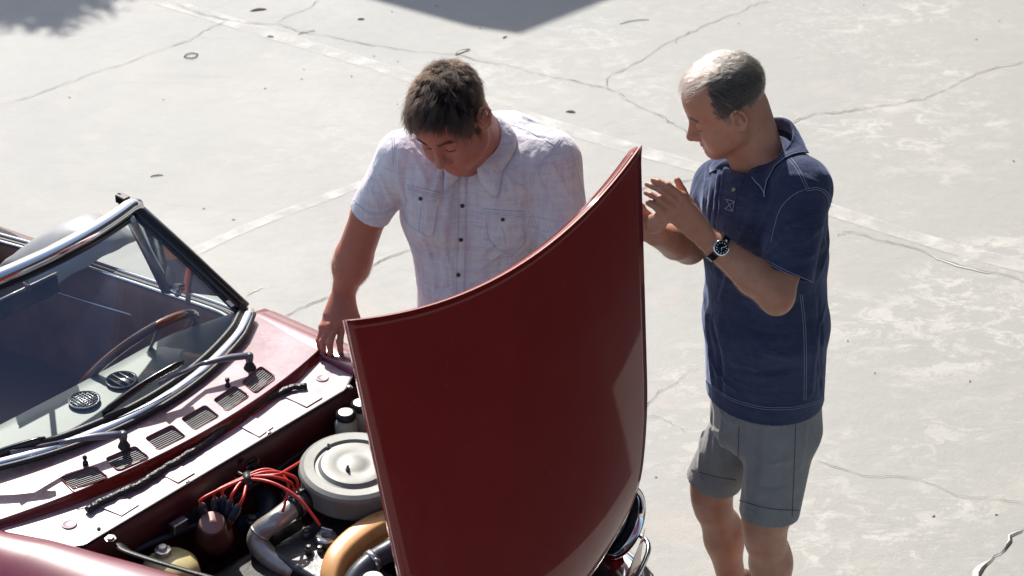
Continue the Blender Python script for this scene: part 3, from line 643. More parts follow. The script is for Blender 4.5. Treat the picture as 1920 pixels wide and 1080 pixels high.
# ---- engine parts
def at(px, py, z): return P(px, py, z)
ac = at(664, 867, .905)
prof = [(.001, -.003), (.028, -.003), (.033, -.0045), (.05, -.003), (.075, -.001), (.084, -.002), (.092, -.010), (.099, -.012), (.103, -.005), (.128, -.004), (.139, -.010), (.143, -.017), (.143, -.024), (.137, -.028), (.137, -.074), (.130, -.084), (.001, -.094)]
tilt = nrm(ZV * 1 + FV * .06 - TV * .02)
acl = MB().lathe(ac, prof, axis=tilt, n=72).build('air_cleaner', M['air'], car, True, auto=28)
for x, y in ((616, 842), (652, 883), (711, 847)):
    q = at(x, y, .898); MB().lathe(q, [(.0085, -.004), (.0085, .0), (.006, .001), (.006, .008), (.004, .009), (.003, .018), (.001, .019)], axis=tilt, n=6).build('wing_bolt', M['bolt'], acl, False)
sn = spl([at(640, 925, .855), at(612, 922, .855), at(580, 930, .845), at(566, 938, .84)], 10)
MB().tube(sn, [.052, .046, .038, .034, .031, .030, .029, .029, .029, .029], 14, flat=.72, up=ZV).build('snorkel', M['air'], acl)
dp_ = spl([at(572, 935, .84), at(545, 955, .835), at(515, 978, .825), at(490, 996, .80), at(483, 1016, .775), at(498, 1038, .755), at(525, 1058, .745), at(556, 1076, .74)], 40)
duct = MB().tube(dp_, .0275, 18, cap=False).build('intake_duct', M['pipe'], car); duct.modifiers.new('s', 'SOLIDIFY').thickness = .002
MB().tube([dp_[-1] - (dp_[-1] - dp_[-3]) * .4, dp_[-1]], .0265, 16).build('duct_mouth', M['dirt'], duct)
MB().tube(dp_[17:19], .0285, 18).build('duct_joint', M['pipe'], duct)
for k, (i, r, mt) in enumerate(((0, .0325, 'black'), (2, .032, 'steel'), (4, .032, 'black'))): MB().tube([dp_[i], dp_[i] + nrm(dp_[i + 1] - dp_[i]) * .014], r, 18).build('hose_clamp', M[mt], duct)
tg = dp_[3] + ZV * .034; MB().tube([tg - TV * .02 - FV * .012, tg + TV * .005, tg + TV * .028 + FV * .01 + ZV * .006], .0035, 6).build('clamp_screw', M['bolt'], duct)
# distributor
dc = at(398, 983, .84); dax = nrm([.02, -.42, .9])
dist = MB().lathe(dc, [(.001, .018), (.006, .018), (.008, .014), (.030, .012), (.033, .006)], axis=dax, n=32).build('distributor_cap', M['distr_top'], car)
MB().lathe(dc, [(.032, .009), (.036, .0), (.038, -.03), (.045, -.04), (.048, -.07), (.04, -.09), (.03, -.16)], axis=dax, n=32).build('distributor_body', M['distr'], dist)
sock = [((391, 966), (386, 944)), ((404, 962), (404, 938)), ((418, 960), (419, 934)), ((425, 968), (432, 942)), ((432, 977), (447, 950))]
sock[0] = ((382, 968), (380, 948))
ends = [((441, 905), (500, 885), (552, 895), (560, 930)), ((447, 900), (500, 880), (540, 905), (530, 960)), ((455, 897), (505, 893), (545, 905), (552, 925)), ((460, 900), (510, 905), (560, 935), (600, 985)), ((470, 897), (520, 890), (540, 880), (620, 832))]
for k, ((a, b_), e) in enumerate(zip(sock, ends)):
    p0 = at(*a, .84); p1 = at(*b_, .885); d_ = nrm(p1 - p0)
    MB().tube([p0 - d_ * .018, p1 - d_ * .03], [.010, .009], 10).build('tower', M['distr'], dist)
    MB().tube([p1 - d_ * .042, p1 - d_ * .036, p1 - d_ * .012, p1 - d_ * .004, p1, p1 + d_ * .006], [.0095, .011, .0115, .0085, .0095, .006], 12).build('rubber_boot', M['hose'], dist)
    wz = [.92, .93, .91, .86]
    pts = [p1, p1 + d_ * .03] + [at(x, y, z) for (x, y), z in zip(e, wz)]
    MB().tube(spl(pts, 40), .0040, 8).build('ignition_lead', M['red_wire'], dist)
MB().tube([at(462, 890, .925), at(465, 906, .92)], .011, 8).build('cable_tie', M['black'], dist)
# throttle linkage clutter on the bulkhead
lk = MB(); rr = random.Random(5)
for i in range(16):
    a = at(438 + rr.random() * 38, 860 + rr.random() * 34, .84 + rr.random() * .05); lk.tube([a, a + np.array([rr.gauss(0, .02), rr.gauss(0, .014), rr.gauss(0, .012)]), a + np.array([rr.gauss(0, .02), rr.gauss(0, .014), rr.gauss(0, .02)])], .002 + .0035 * rr.random(), 6)
lk.tube([at(412, 880, .85), at(432, 892, .85), at(450, 900, .85)], .0035, 6); lk.tube([at(468, 848, .88), at(486, 862, .88), at(480, 876, .86)], .002, 5)
lk.build('throttle_linkage', mat('tarnished_brass', (.16, .12, .07), .4, .8, noise=[(50, 3, (.03, .03, .03), .45, .6, 1, U)]), car)
# engine block, cam cover, oil cap
eb = MB(); eb.box(C(-3.30, 3.02, .60), FV * .30, TV * .16, ZV * .14); eng = eb.build('engine_block', M['dirt'], car, True, bevel=.02)
ctr = at(630, 1005, .79); ccs, cct, _ = carc(ctr)
cc = MB(); cc.prism(rrect(C(ccs + .01, cct + .03, .725), FV * .115, TV * .175, .03), ZV * .05); cov = cc.build('cam_cover', M['alu'], eng, True, bevel=.012)
cc = MB(); cc.prism(rrect(at(700, 962, .75), FV * .12, TV * .09, .02), ZV * .045); cc.build('intake_manifold', M['alu'], eng, True, bevel=.012)
oc = at(612, 1004, .80)
cap = MB().lathe(oc, [(.030, -.02), (.030, -.004), (.026, .0), (.014, .001), (.012, -.004), (.001, -.004)], n=8).build('oil_cap', M['steel'], car, False)
MB().box(oc + ZV * .012, nrm(TV * .3 + FV) * .016, ZV * .012 + FV * .004, TV * .003).build('cap_wing', M['steel'], cap, False, bevel=.002)
for x, y, z, r in ((574, 998, .79, .008), (578, 1028, .79, .007), (600, 1030, .785, .006), (640, 950, .80, .012), (676, 955, .79, .010), (540, 925, .75, .014), (473, 974, .74, .012), (662, 1004, .78, .010)):
    MB().lathe(at(x, y, z), [(r * 1.4, -.01), (r * 1.4, -.002), (r, 0), (r, .009), (.0005, .010)], n=6).build('bolt', M['bolt'], eng, False)
bx = MB(); bx.box(at(528, 990, .76), FV * .028, TV * .05, ZV * .02); bx.build('bracket', M['alu'], eng, True, bevel=.006)
rr = random.Random(11); ho = MB()
for i in range(22):
    t_ = 2.7 + rr.random() * .8; s_ = -3.72 + rr.random() * .5; z_ = .52 + rr.random() * .16; a = C(s_, t_, z_); b2 = C(s_ + rr.uniform(-.2, .25), t_ + rr.uniform(-.3, .3), z_ + rr.uniform(-.08, .06))
    ho.tube(spl([a, (a + b2) / 2 + ZV * rr.uniform(-.03, .06) + FV * rr.uniform(-.04, .04), b2], 12), .004 + .010 * rr.random() ** 2, 7)
o_ = ho.build('hoses_and_cables', M['hose'], car); tag(o_, kind='stuff')
ho = MB(); ho.tube(spl([at(470, 925, .70), at(500, 940, .72), at(495, 975, .70), at(450, 985, .68)], 20), .028, 10); ho.tube(spl([at(340, 1000, .74), at(390, 965, .78), at(430, 940, .77), at(520, 880, .78), at(600, 820, .80)], 30), .007, 8); ho.tube(spl([at(250, 1035, .80), at(280, 1020, .81), at(330, 1000, .80), at(370, 985, .79)], 20), .009, 8)
ho.build('cooling_hose', M['hose'], car)
# amber belt cover
back = spl([at(602, 1120, .76), at(598, 1085, .80), at(602, 1055, .822), at(616, 1024, .836), at(645, 994, .842), at(685, 967, .845), at(720, 952, .845), at(760, 940, .845), at(800, 930, .84), at(840, 925, .82)], 48)
mb = MB(); rows = []
for i_, p in enumerate(back):
    d_ = nrm(back[min(i_ + 1, 47)] - back[max(i_ - 1, 0)]); n_ = nrm(np.cross(FV, d_)); n_ = n_ if n_[2] > 0 or i_ < 6 else -n_
    if n_[2] < 0: n_ = -n_
    rows.append([p - n_ * .05, p - n_ * .012, p - n_ * .002 + FV * .002, p + FV * .008, p + n_ * .001 + FV * .026, p + FV * .046, p - n_ * .003 + FV * .053, p - n_ * .012 + FV * .058, p - n_ * .026 + FV * .060, p - n_ * .034 + FV * .060, p - n_ * .040 + FV * .055, p - n_ * .075 + FV * .058, p - n_ * .13 + FV * .058])
mb.grid(rows); bc = mb.build('belt_cover', M['cover'], car, True)
for k in (14, 20, 26, 31, 37):
    q = back[k] + FV * .058 - ZV * (.052 if k % 2 else .070); MB().lathe(q, [(.013, -.01), (.013, .004), (.008, .008), (.0005, .008)], axis=FV, n=14).build('cover_screw', M['black'], bc)
# top coolant hose with two clamps and a white cap below
hp = spl([at(650, 1110, .83), at(672, 1075, .85), at(700, 1050, .86), at(728, 1033, .87), at(760, 1012, .87), at(790, 990, .86)], 26)
hs = MB().tube(hp, .025, 16).build('coolant_hose', M['hose'], car)
for i in (9, 16): MB().tube([hp[i], hp[i] + nrm(hp[i + 1] - hp[i]) * .015], .0275, 18).build('hose_clamp', M['steel'], hs)
for i in (9, 16): MB().tube([hp[i] + ZV * .02 + FV * .018 - TV * .004, hp[i] + ZV * .012 + FV * .028 + TV * .006], .006, 6).build('clamp_screw', M['bolt'], hs)
MB().lathe(at(699, 1083, .88), [(.028, -.04), (.028, -.006), (.025, 0), (.001, .002)], n=26).build('expansion_cap', M['whitecap'], car)
# two brake fluid reservoirs
for x, y, z in ((649, 786, .875), (677, 768, .875)):
    q = at(x, y, z); r_ = MB().lathe(q, [(.026, -.06), (.030, -.05), (.032, -.012), (.025, 0), (.022, .004)], n=28).build('fluid_reservoir', M['reservoir'], car)
    cp = MB().lathe(q, [(.0255, .004), (.0265, .006), (.0265, .020), (.023, .023)], n=28, cap=False).build('reservoir_cap', M['black'], r_)
    MB().lathe(q, [(.0232, .0225), (.018, .024), (.004, .0235), (.001, .0235)], n=24).build('cap_top', M['steel'], r_)
MB().box(at(672, 741, .86), TV * .05, FV * .05, ZV * .004).build('wing_bracket', pd, car, False)
MB().lathe(at(672, 738, .868), [(.015, -.004), (.015, .002), (.009, .004), (.009, .010), (.001, .011)], n=16).build('bonnet_stop', M['whitecap'], car)
# washer tank with its cap, relay, black weather strip along the near wing
wt = at(318, 1052, .80); tk = MB()
tk.lathe(wt, [(.012, .012), (.022, .010), (.052, .004), (.068, -.012), (.074, -.04), (.072, -.12)], n=36); tkk = tk.build('washer_tank', M['tank'], car); tkk.scale = (1, 1, 1)
MB().lathe(at(305, 1031, .822), [(.021, -.010), (.021, .002), (.012, .003), (.012, .010), (.010, .012), (.001, .012)], n=8).build('tank_cap', M['steel'], tkk, False)
rl = MB(); rl.box(at(335, 985, .83), TV * .024, FV * .012, ZV * .014); rl.build('relay', M['steel'], car, False, bevel=.003)
MB().box(at(355, 975, .80), TV * .05, FV * .004, ZV * .03).build('relay_bracket', M['alu'], car, False)
wst = spl([at(218, 1018, .895), at(232, 1030, .90), at(290, 1050, .90), at(350, 1068, .895), at(420, 1088, .89)], 24)
mb = MB(); mb.grid([[p + TV * .03 - ZV * .025, p + TV * .012 - ZV * .006, p, p - TV * .008 - ZV * .002] for p in wst]); mb.build('weather_strip', M['black'], car, solid=.003)
print('car', time.time() - T0)
# ------------------------------------------------------------------ signed-distance modelling, meshed with surface nets
f4 = np.float32
def smin(a, b, k):
    if k <= 0: return np.minimum(a, b)
    h = np.maximum(k - np.abs(a - b), 0) / k
    return np.minimum(a, b) - h * h * (k * .25)
def smax(a, b, k): return -smin(-a, -b, k)
class Sdf:
    def __init__(s): s.ops = []; s.lo = np.array([9e9] * 3); s.hi = -s.lo
    def _add(s, kind, fn, c, R, k, grow=True):
        c = np.asarray(c, float); s.ops.append((kind, fn, c, R, k))
        if kind == 'u': s.lo = np.minimum(s.lo, c - R - .02); s.hi = np.maximum(s.hi, c + R + .02)
    def cap(s, a, b, ra, rb, k=.02, kind='u', udir=None, cut=None):
        """tapered capsule a-b; ra/rb a number, or (ru, rv[, rd]) with udir the u direction; cut=[(point, normal)...] keeps the negative side"""
        a = np.asarray(a, float); b = np.asarray(b, float)
        if np.linalg.norm(b - a) < 1e-6: b = a + np.array([0, 0, 1e-5])
        L = np.linalg.norm(b - a); d = (b - a) / L
        def tup(r): return (r, r, r) if not hasattr(r, '__len__') else (tuple(r) if len(r) == 3 else (r[0], r[1], min(r)))
        A, B = tup(ra), tup(rb); rnd = A[0] == A[1] == A[2] and B[0] == B[1] == B[2]
        if not rnd:
            u = np.asarray(udir if udir is not None else (1, 0, 0), float)
            if L > 1e-4: u = nrm(u - d * (u @ d)); v = np.cross(d, u)
            else: u = nrm(u); v = None
        def fn(X):
            w = X - a.astype(f4); h = np.clip((w @ d.astype(f4)) / f4(L), 0, 1)
            w = w - h[..., None] * (d * L).astype(f4)
            if rnd: r = np.sqrt((w * w).sum(-1)) - (A[0] + (B[0] - A[0]) * h)
            else:
                wu, wv, wd = w @ u.astype(f4), w @ v.astype(f4), w @ d.astype(f4)
                r0, r1, r2 = (A[i] + (B[i] - A[i]) * h for i in range(3))
                p0, p1, p2 = wu / r0, wv / r1, wd / r2
                k0 = np.sqrt(p0 * p0 + p1 * p1 + p2 * p2) + 1e-6; q0, q1, q2 = p0 / r0, p1 / r1, p2 / r2
                r = k0 * (k0 - 1) / (np.sqrt(q0 * q0 + q1 * q1 + q2 * q2) + 1e-6)
            if cut:
                for p, n_ in cut: r = np.maximum(r, (X - np.asarray(p, f4)) @ nrm(n_).astype(f4))
            return r
        s._add(kind, fn, (a + b) / 2, L / 2 + max(A + B), k); return s
    def ell(s, c, R3, rad, k=.02, kind='u', cut=None):
        """ellipsoid with axes the columns of R3"""
        c = np.asarray(c, float); Rm = np.asarray(R3, f4); rad_ = np.asarray(rad, f4)
        def fn(X):
            p = ((X - c.astype(f4)) @ Rm) / rad_; k0 = np.sqrt((p * p).sum(-1)) + 1e-6; q = p / rad_; r = k0 * (k0 - 1) / (np.sqrt((q * q).sum(-1)) + 1e-6)
            if cut:
                for p_, n_ in cut: r = np.maximum(r, (X - np.asarray(p_, f4)) @ nrm(n_).astype(f4))
            return r
        s._add(kind, fn, c, float(max(rad)), k); return s
    def chain(s, pts, rs, k=.02, kind='u', udir=None):
        for i in range(len(pts) - 1): s.cap(pts[i], pts[i + 1], rs[i], rs[i + 1], k if i == 0 else min(k, .012), kind, udir)
        return s
    def fold(s, pts, w, amp, sharp=2.):
        """raised (amp > 0) or sunk line along pts, fading at both ends"""
        pts = np.asarray(pts, float); n = len(pts); c = pts.mean(0); R = np.max(np.linalg.norm(pts - c, axis=1)) + 2.6 * w
        def fn(X):
            best = np.full(X.shape[:-1], 9, f4); tt = np.zeros(X.shape[:-1], f4)
            for i in range(n - 1):
                a = pts[i].astype(f4); d = (pts[i + 1] - pts[i]).astype(f4); l2 = float(d @ d) + 1e-12
                q = X - a; h = np.clip((q @ d) / f4(l2), 0, 1); q = q - h[..., None] * d; dd = np.sqrt((q * q).sum(-1))
                m = dd < best; best = np.where(m, dd, best); tt = np.where(m, (i + h) / (n - 1), tt)
            return f4(-amp) * np.exp(-(best / f4(w)) ** 2) * (np.sin(np.pi * np.clip(tt * .94 + .03, 0, 1)) ** .6)
        s._add('d', fn, c, R, 0); return s
    def at(s, X):
        X = np.asarray(X, f4); d = np.full(X.shape[:-1], 9, f4)
        for kind, fn, c, R, k in s.ops:
            if kind == 'u': d = smin(d, fn(X), k)
            elif kind == 's': d = smax(d, -fn(X), k)
            elif kind == 'i': d = smax(d, fn(X), k)
            else: d = d + fn(X)
        return d
    def march(s, pix, t0=5.2, off=0.):
        """points where the camera rays through these pixels meet the surface (offset outwards)"""
        D = np.array([nrm(ray(x, y)) for x, y in pix]); t = np.full(len(D), t0)
        tmin = np.full(len(D), 9.); tb = t.copy()
        for _ in range(70):
            X = CO + D * t[:, None]; v = s.at(X)
            if _ > 8 and np.abs(v).max() < .0004: break
            m = v < tmin; tmin = np.where(m, v, tmin); tb = np.where(m, t, tb); t = t + np.clip(v, -.02, .06) * .8
            t = np.where(t > 8, 8, t)
        t = np.where(np.abs(s.at(CO + D * t[:, None])) < .004, t, tb)
        X = CO + D * t[:, None]
        if off: X = X + s.grad(X) * off
        return X
    def grad(s, X, e=.003):
        g_ = np.stack([s.at(X + np.eye(3)[i] * e) - s.at(X - np.eye(3)[i] * e) for i in range(3)], -1); return g_ / (np.linalg.norm(g_, axis=-1, keepdims=True) + 1e-9)
    def mesh(s, h=.0025, B=20, lo=None, hi=None):
        lo = s.lo if lo is None else np.maximum(s.lo, lo); hi = s.hi if hi is None else np.minimum(s.hi, hi)
        nb = np.ceil((hi - lo) / (h * B)).astype(int); N = nb * B + 1
        D = np.full(N, .05, f4); hd = h * B * .87
        base = np.stack(np.meshgrid(*[np.arange(B + 1)] * 3, indexing='ij'), -1).astype(f4) * f4(h)
        cs = np.array([o[2] for o in s.ops]); Rs = np.array([o[3] for o in s.ops]); ks = np.array([o[4] for o in s.ops])
        isu = np.array([o[0] == 'u' for o in s.ops]); isi = np.array([o[0] == 'i' for o in s.ops])
        for bi_ in np.ndindex(*nb):
            o = lo + np.array(bi_) * h * B; cc = o + h * B / 2
            near = (np.linalg.norm(cs - cc, axis=1) - Rs - hd < ks + .006) | isi
            if not (near & isu).any(): continue
            X = base + o.astype(f4); d = np.full(X.shape[:-1], .05, f4); ok = True
            # cheap test at the block's centre with the whole field
            for q in np.nonzero(near)[0]:
                kind, fn, c, R, k = s.ops[q]
                if kind == 'u': d = smin(d, fn(X), k)
                elif kind == 's': d = smax(d, -fn(X), k)
                elif kind == 'i': d = smax(d, fn(X), k)
                else: d = d + fn(X)
            i, j, l = np.array(bi_) * B; D[i:i + B + 1, j:j + B + 1, l:l + B + 1] = d
        ins = D < 0
        D[0] = D[-1] = .05; 
        n = ins[:-1, :-1, :-1].astype(np.uint8)
        acc = np.zeros(n.shape, np.uint8)
        for a in (0, 1):
            for b in (0, 1):
                for c in (0, 1): acc += ins[a:ins.shape[0] - 1 + a, b:ins.shape[1] - 1 + b, c:ins.shape[2] - 1 + c]
        act = np.nonzero(((acc > 0) & (acc < 8)).ravel())[0]; shp = acc.shape
        ijk = np.stack(np.unravel_index(act, shp), -1)
        pos = np.zeros((len(act), 3)); cnt = np.zeros(len(act))
        corner = {}
        for a in (0, 1):
            for b in (0, 1):
                for c in (0, 1): corner[(a, b, c)] = D[ijk[:, 0] + a, ijk[:, 1] + b, ijk[:, 2] + c].astype(float)
        for ax in range(3):
            for u in (0, 1):
                for v in (0, 1):
                    c0 = [0, 0, 0]; o2 = [q for q in range(3) if q != ax]; c0[o2[0]] = u; c0[o2[1]] = v; c1 = list(c0); c1[ax] = 1
                    A, Bq = corner[tuple(c0)], corner[tuple(c1)]; m = (A < 0) != (Bq < 0)
                    tt = np.where(m, A / np.where(m, A - Bq, 1), 0); p = np.tile(np.array(c0, float), (len(act), 1)); p[:, ax] += tt
                    pos[m] += p[m]; cnt[m] += 1
        V = (ijk + pos / cnt[:, None]) * h + lo
        faces = []
        for ax in range(3):
            sl0 = [slice(None)] * 3; sl1 = [slice(None)] * 3; sl0[ax] = slice(0, -1); sl1[ax] = slice(1, None)
            A = ins[tuple(sl0)]; Bq = ins[tuple(sl1)]; e = np.stack(np.nonzero(A != Bq), -1)
            u, v = [q for q in range(3) if q != ax]
            e = e[(e[:, u] > 0) & (e[:, v] > 0) & (e[:, u] < shp[u]) & (e[:, v] < shp[v]) & (e[:, ax] < shp[ax])]
            flip = A[e[:, 0], e[:, 1], e[:, 2]]
            def cell(du, dv):
                q = e.copy(); q[:, u] += du; q[:, v] += dv; return np.searchsorted(act, np.ravel_multi_index(q.T, shp))
            F_ = np.stack([cell(-1, -1), cell(0, -1), cell(0, 0), cell(-1, 0)], -1)
            if ax == 1: flip = ~flip
            F_[~flip] = F_[~flip][:, ::-1]; faces.append(F_)
        return V, np.concatenate(faces)
    def build(s, name, mat_, parent, h=.0025, org=None):
        V, Fc = s.mesh(h); o = mesh_obj(name, V, Fc, mat_, parent, True, org); print(name, len(Fc), round(time.time() - T0, 1)); return o
def coons(e0, e1, e2, e3, nu, nv):
    """pixel grid inside four edges: e0 top (left to right), e1 bottom, e2 left (top to bottom), e3 right"""
    def smp(e, n): return np.array(spl([np.array(p, float) for p in e], n)) if len(e) > 2 else np.linspace(e[0], e[1], n)
    T, Bm, Lf, Rt = smp(e0, nu), smp(e1, nu), smp(e2, nv), smp(e3, nv)
    u = np.linspace(0, 1, nu)[None, :, None]; v = np.linspace(0, 1, nv)[:, None, None]
    return (1 - v) * T[None] + v * Bm[None] + (1 - u) * Lf[:, None] + u * Rt[:, None] - ((1 - u) * (1 - v) * T[0] + u * (1 - v) * T[-1] + (1 - u) * v * Bm[0] + u * v * Bm[-1])
def patch(sd, name, mat_, parent, e0, e1, e2, e3, h=.003, nu=14, nv=14, lift=None):
    """a sewn-on piece of cloth following the surface: real thickness h, edges turned in"""
    g_ = coons(e0, e1, e2, e3, nu, nv); X = sd.march(g_.reshape(-1, 2)); Nn = sd.grad(X, .006); X = X.reshape(nv, nu, 3); Nn = Nn.reshape(nv, nu, 3)
    hh = np.full((nv, nu), h); 
    if lift is not None: hh = hh + lift(np.linspace(0, 1, nu)[None, :], np.linspace(0, 1, nv)[:, None])
    T = X + Nn * hh[..., None]
    rows = [[T[i, j] for j in range(nu)] for i in range(nv)]
    mb = MB(); mb.grid(rows)
    ring_ = [(0, j) for j in range(nu)] + [(i, nu - 1) for i in range(1, nv)] + [(nv - 1, j) for j in range(nu - 2, -1, -1)] + [(i, 0) for i in range(nv - 2, 0, -1)]
    lo_ = [[T[a] for a in ring_], [X[a] - Nn[a] * .003 for a in ring_]]; mb.grid(lo_, True)
    return mb.build(name, mat_, parent, True, auto=50), T
def stitch(sd, pix, mat_, parent, r=.0011, off=.0004, n=60, name='stitching'):
    pp = np.array(spl([np.array(p, float) for p in pix], n)); X = sd.march(pp, off=off)
    X = X[np.abs(sd.at(X)) < off + .004]; keep = [X[0]]
    for p in X[1:]:
        if np.linalg.norm(p - keep[-1]) < .06: keep.append(p)
    o = MB().tube(keep, r, 5).build(name, mat_, parent); return o
def button(sd, px, mat_, parent, r=.0055, off=.003, name='button'):
    X = sd.march([px], off=off)[0]; N_ = sd.grad(X[None])[0]
    return MB().lathe(X, [(r * .9, -.001), (r, .0005), (r, .0016), (r * .8, .0022), (r * .6, .0012), (.0003, .001)], axis=N_, n=16).build(name, mat_, parent)
# ------------------------------------------------------------------ anatomy
def head_sdf(S, O, Rm, sc=1., heavy=0., nose=1., mouth_open=0., brow=1.):
    O = np.asarray(O, float); Rm = np.asarray(Rm, float)
    def L(x, y, z): return O + sc * (Rm @ np.array([x, y, z]))
    def E(c, rad, k=.02, kind='u'): S.ell(L(*c), Rm, [r * sc for r in rad], k, kind)
    def K(a, b, ra, rb, k=.015, kind='u'):
        f_ = lambda r: tuple(q * sc for q in r) if hasattr(r, '__len__') else r * sc
        S.cap(L(*a), L(*b), f_(ra), f_(rb), k, kind, udir=Rm[:, 1])
    E((-.012, 0, .040), (.100, .078, .084), 0)
    E((.020, 0, .040), (.068, .066, .066), .03)
    E((.030, 0, -.030), (.058, .060, .070), .04)          # face block
    K((.010, -.046, -.058), (.066, -.014, -.098), .024, .019, .03); K((.010, .046, -.058), (.066, .014, -.098), .024, .019, .03)
    K((.0, -.058, -.02), (.012, -.050, -.055), .022, .022, .03); K((.0, .058, -.02), (.012, .050, -.055), .022, .022, .03)
    E((.076, 0, -.102), (.017, .022, .017), .02)          # chin
    E((.060, 0, -.068), (.032, .038, .036), .03)          # muzzle
    for q in (-1, 1):
        E((.060, q * .040, -.030), (.024, .024, .020), .025)       # cheekbone
        E((.052, q * .040, -.060), (.024 + .006 * heavy, .022 + .006 * heavy, .026), .03)
        K((.079, q * .008, .018), (.072, q * .044, .017), .011 * brow, .009 * brow, .014)
        E((.100, q * .031, -.003), (.021, .021, .013), .016, 's')  # socket
        E((.073, q * .032, -.004), (.0155, .0165, .0135), .006)     # closed-down lids over the eyeball
        S.fold([L(.0905, q * .018, -.008), L(.0905, q * .032, -.0115), L(.083, q * .045, -.008)], .0022 * sc, -.0016 * sc)
        S.fold([L(.088, q * .018, .004), L(.090, q * .032, .008), L(.082, q * .046, .003)], .003 * sc, -.0016 * sc)
        S.fold([L(.088, q * .018, -.018), L(.084, q * .034, -.022), L(.076, q * .046, -.016)], .003 * sc, -.0012 * sc)
    # nose
    K((.086, 0, .008), (.106 * (1 if nose == 1 else nose), 0, -.034), (.0065), (.0115), .012)
    E((.108, 0, -.037), (.013, .0125, .011), .008)
    for q in (-1, 1):
        E((.097, q * .0125, -.041), (.012, .0085, .009), .006); E((.104, q * .007, -.051), (.006, .0038, .005), .004, 's')
        S.fold([L(.092, q * .022, -.040), L(.084, q * .031, -.056), L(.076, q * .036, -.072)], .005 * sc, -.0026 * sc)
    # lips
    zu, zl = -.068, -.078 - mouth_open * .006
    K((.0925, -.010, zu), (.0925, .010, zu), .0065, .0065, .006); K((.0925, -.010, zu), (.083, -.024, zu - .003), .006, .003, .006); K((.0925, .010, zu), (.083, .024, zu - .003), .006, .003, .006)
    K((.090, -.010, zl), (.090, .010, zl), .007, .007, .006); K((.090, -.010, zl), (.081, -.022, zu - .005), .0065, .003, .006); K((.090, .010, zl), (.081, .022, zu - .005), .0065, .003, .006)
    S.fold([L(.083, -.027, zu - .004), L(.096, -.012, (zu + zl) / 2), L(.098, 0, (zu + zl) / 2 + .001), L(.096, .012, (zu + zl) / 2), L(.083, .027, zu - .004)], .0024 * sc * (1 + mouth_open), -.0045 * sc * (1 + mouth_open))
    S.fold([L(.092, -.012, -.088), L(.094, 0, -.090), L(.092, .012, -.088)], .006 * sc, -.003 * sc)
    # ears
    for q in (-1, 1):
        def EL(x, y, z): return L(-.006 + x, q * (.076 + y), -.006 + z)
        ex = nrm(Rm @ np.array([.95, q * .30, -.12])); ez = nrm(Rm @ np.array([.18, q * .04, 1])); ez = nrm(ez - ex * (ez @ ex)); ey = np.cross(ez, ex)
        S.ell(EL(-.004, .007, .002), np.stack([ex, ey, ez], 1), [.019 * sc, .0055 * sc, .030 * sc], .006)
        pts = [EL(.010, .004, .006), EL(.008, .009, .024), EL(-.006, .013, .031), EL(-.020, .016, .022), EL(-.023, .017, .004), EL(-.017, .014, -.012), EL(-.006, .010, -.024), EL(.004, .005, -.027)]
        S.chain(pts, [.0032 * sc, .004 * sc, .0042 * sc, .0042 * sc, .004 * sc, .004 * sc, .0055 * sc, .005 * sc], .004)
        S.ell(EL(-.002, .016, .000), np.stack([ex, ey, ez], 1), [.0085 * sc, .008 * sc, .0125 * sc], .004, 's')
        S.fold([EL(.002, .014, .020), EL(-.010, .017, .020), EL(-.016, .018, .006)], .0028 * sc, -.0025 * sc)
        K((-.006 + .013, q * .079, -.010), (-.006 + .012, q * .079, -.016), .0048, .0045, .005)
    return L
def hand_sdf(S, wrist, mcps, pips, tips, thumb, rf=.0088, wr=(.031, .022), palm_n=None, k=.010):
    """palm from the wrist to four knuckles, four fingers of three bones each, thumb = [base, mcp, ip, tip]"""
    wrist = np.asarray(wrist, float); mc = [np.asarray(m, float) for m in mcps]; across = nrm(mc[0] - mc[3])
    for i, m in enumerate(mc):
        st = wrist + across * (.012 - .008 * i) ; S.cap(st + (m - st) * .12, m, (.0145, .0150), (.0105, .0115), .014, udir=across)
    mid = (mc[1] + mc[2]) / 2; S.cap(wrist + (mid - wrist) * .25, wrist + (mid - wrist) * .75, (.030, .0135), (.034, .0125), .012, udir=across)
    rads = [1., 1.04, 1., .86]
    for i in range(4):
        a, b, c = mc[i], np.asarray(pips[i], float), np.asarray(tips[i], float); r = rf * rads[i]
        # distal joint a little over half way from the middle joint to the tip, bent slightly the same way
        dv = b + (c - b) * .55; bend = (b - (a + c) / 2) * .12; dv = dv + bend
        S.cap(a, b, r * 1.08, r * 1.0, .006); S.cap(b, dv, r * 1.0, r * .88, .003); S.cap(dv, c - nrm(c - dv) * r * .7, r * .88, r * .74, .003)
        S.ell(b, np.eye(3), [r * 1.08] * 3, .004)
    th = [np.asarray(t, float) for t in thumb]
    S.cap(th[0], th[1], .016, .0125, .018); S.cap(th[1], th[2], .0115, .0105, .006); S.cap(th[2], th[3], .0105, .0085, .004)
    n_ = nrm(np.cross(across, mid - wrist))
    if palm_n is not None and n_ @ palm_n > 0: n_ = -n_       # n_ = back of the hand
    for i, m in enumerate(mc):
        S.fold([wrist + (m - wrist) * .35 + n_ * .016, m - (m - wrist) * .05 + n_ * .013], .003, .0013)
        b = np.asarray(pips[i], float)
        S.ell(m + n_ * .004, np.eye(3), [.0105] * 3, .008)
    return S
def nails(parent, pips, tips, back, mt, rf=.0085):
    for b, c in zip(pips, tips):
        b, c = np.asarray(b), np.asarray(c); d = nrm(c - b); n_ = nrm(back - d * (back @ d)); w = np.cross(d, n_); q = c - d * .009 + n_ * rf * .72
        rows = [[q + d * (u * .0055) + w * (v * .0052 * (1 - .25 * u * u)) + n_ * (.0012 - .0022 * v * v) for v in np.linspace(-1, 1, 7)] for u in np.linspace(-1, 1, 6)]
        MB().grid(rows).build('fingernail', mt, parent)
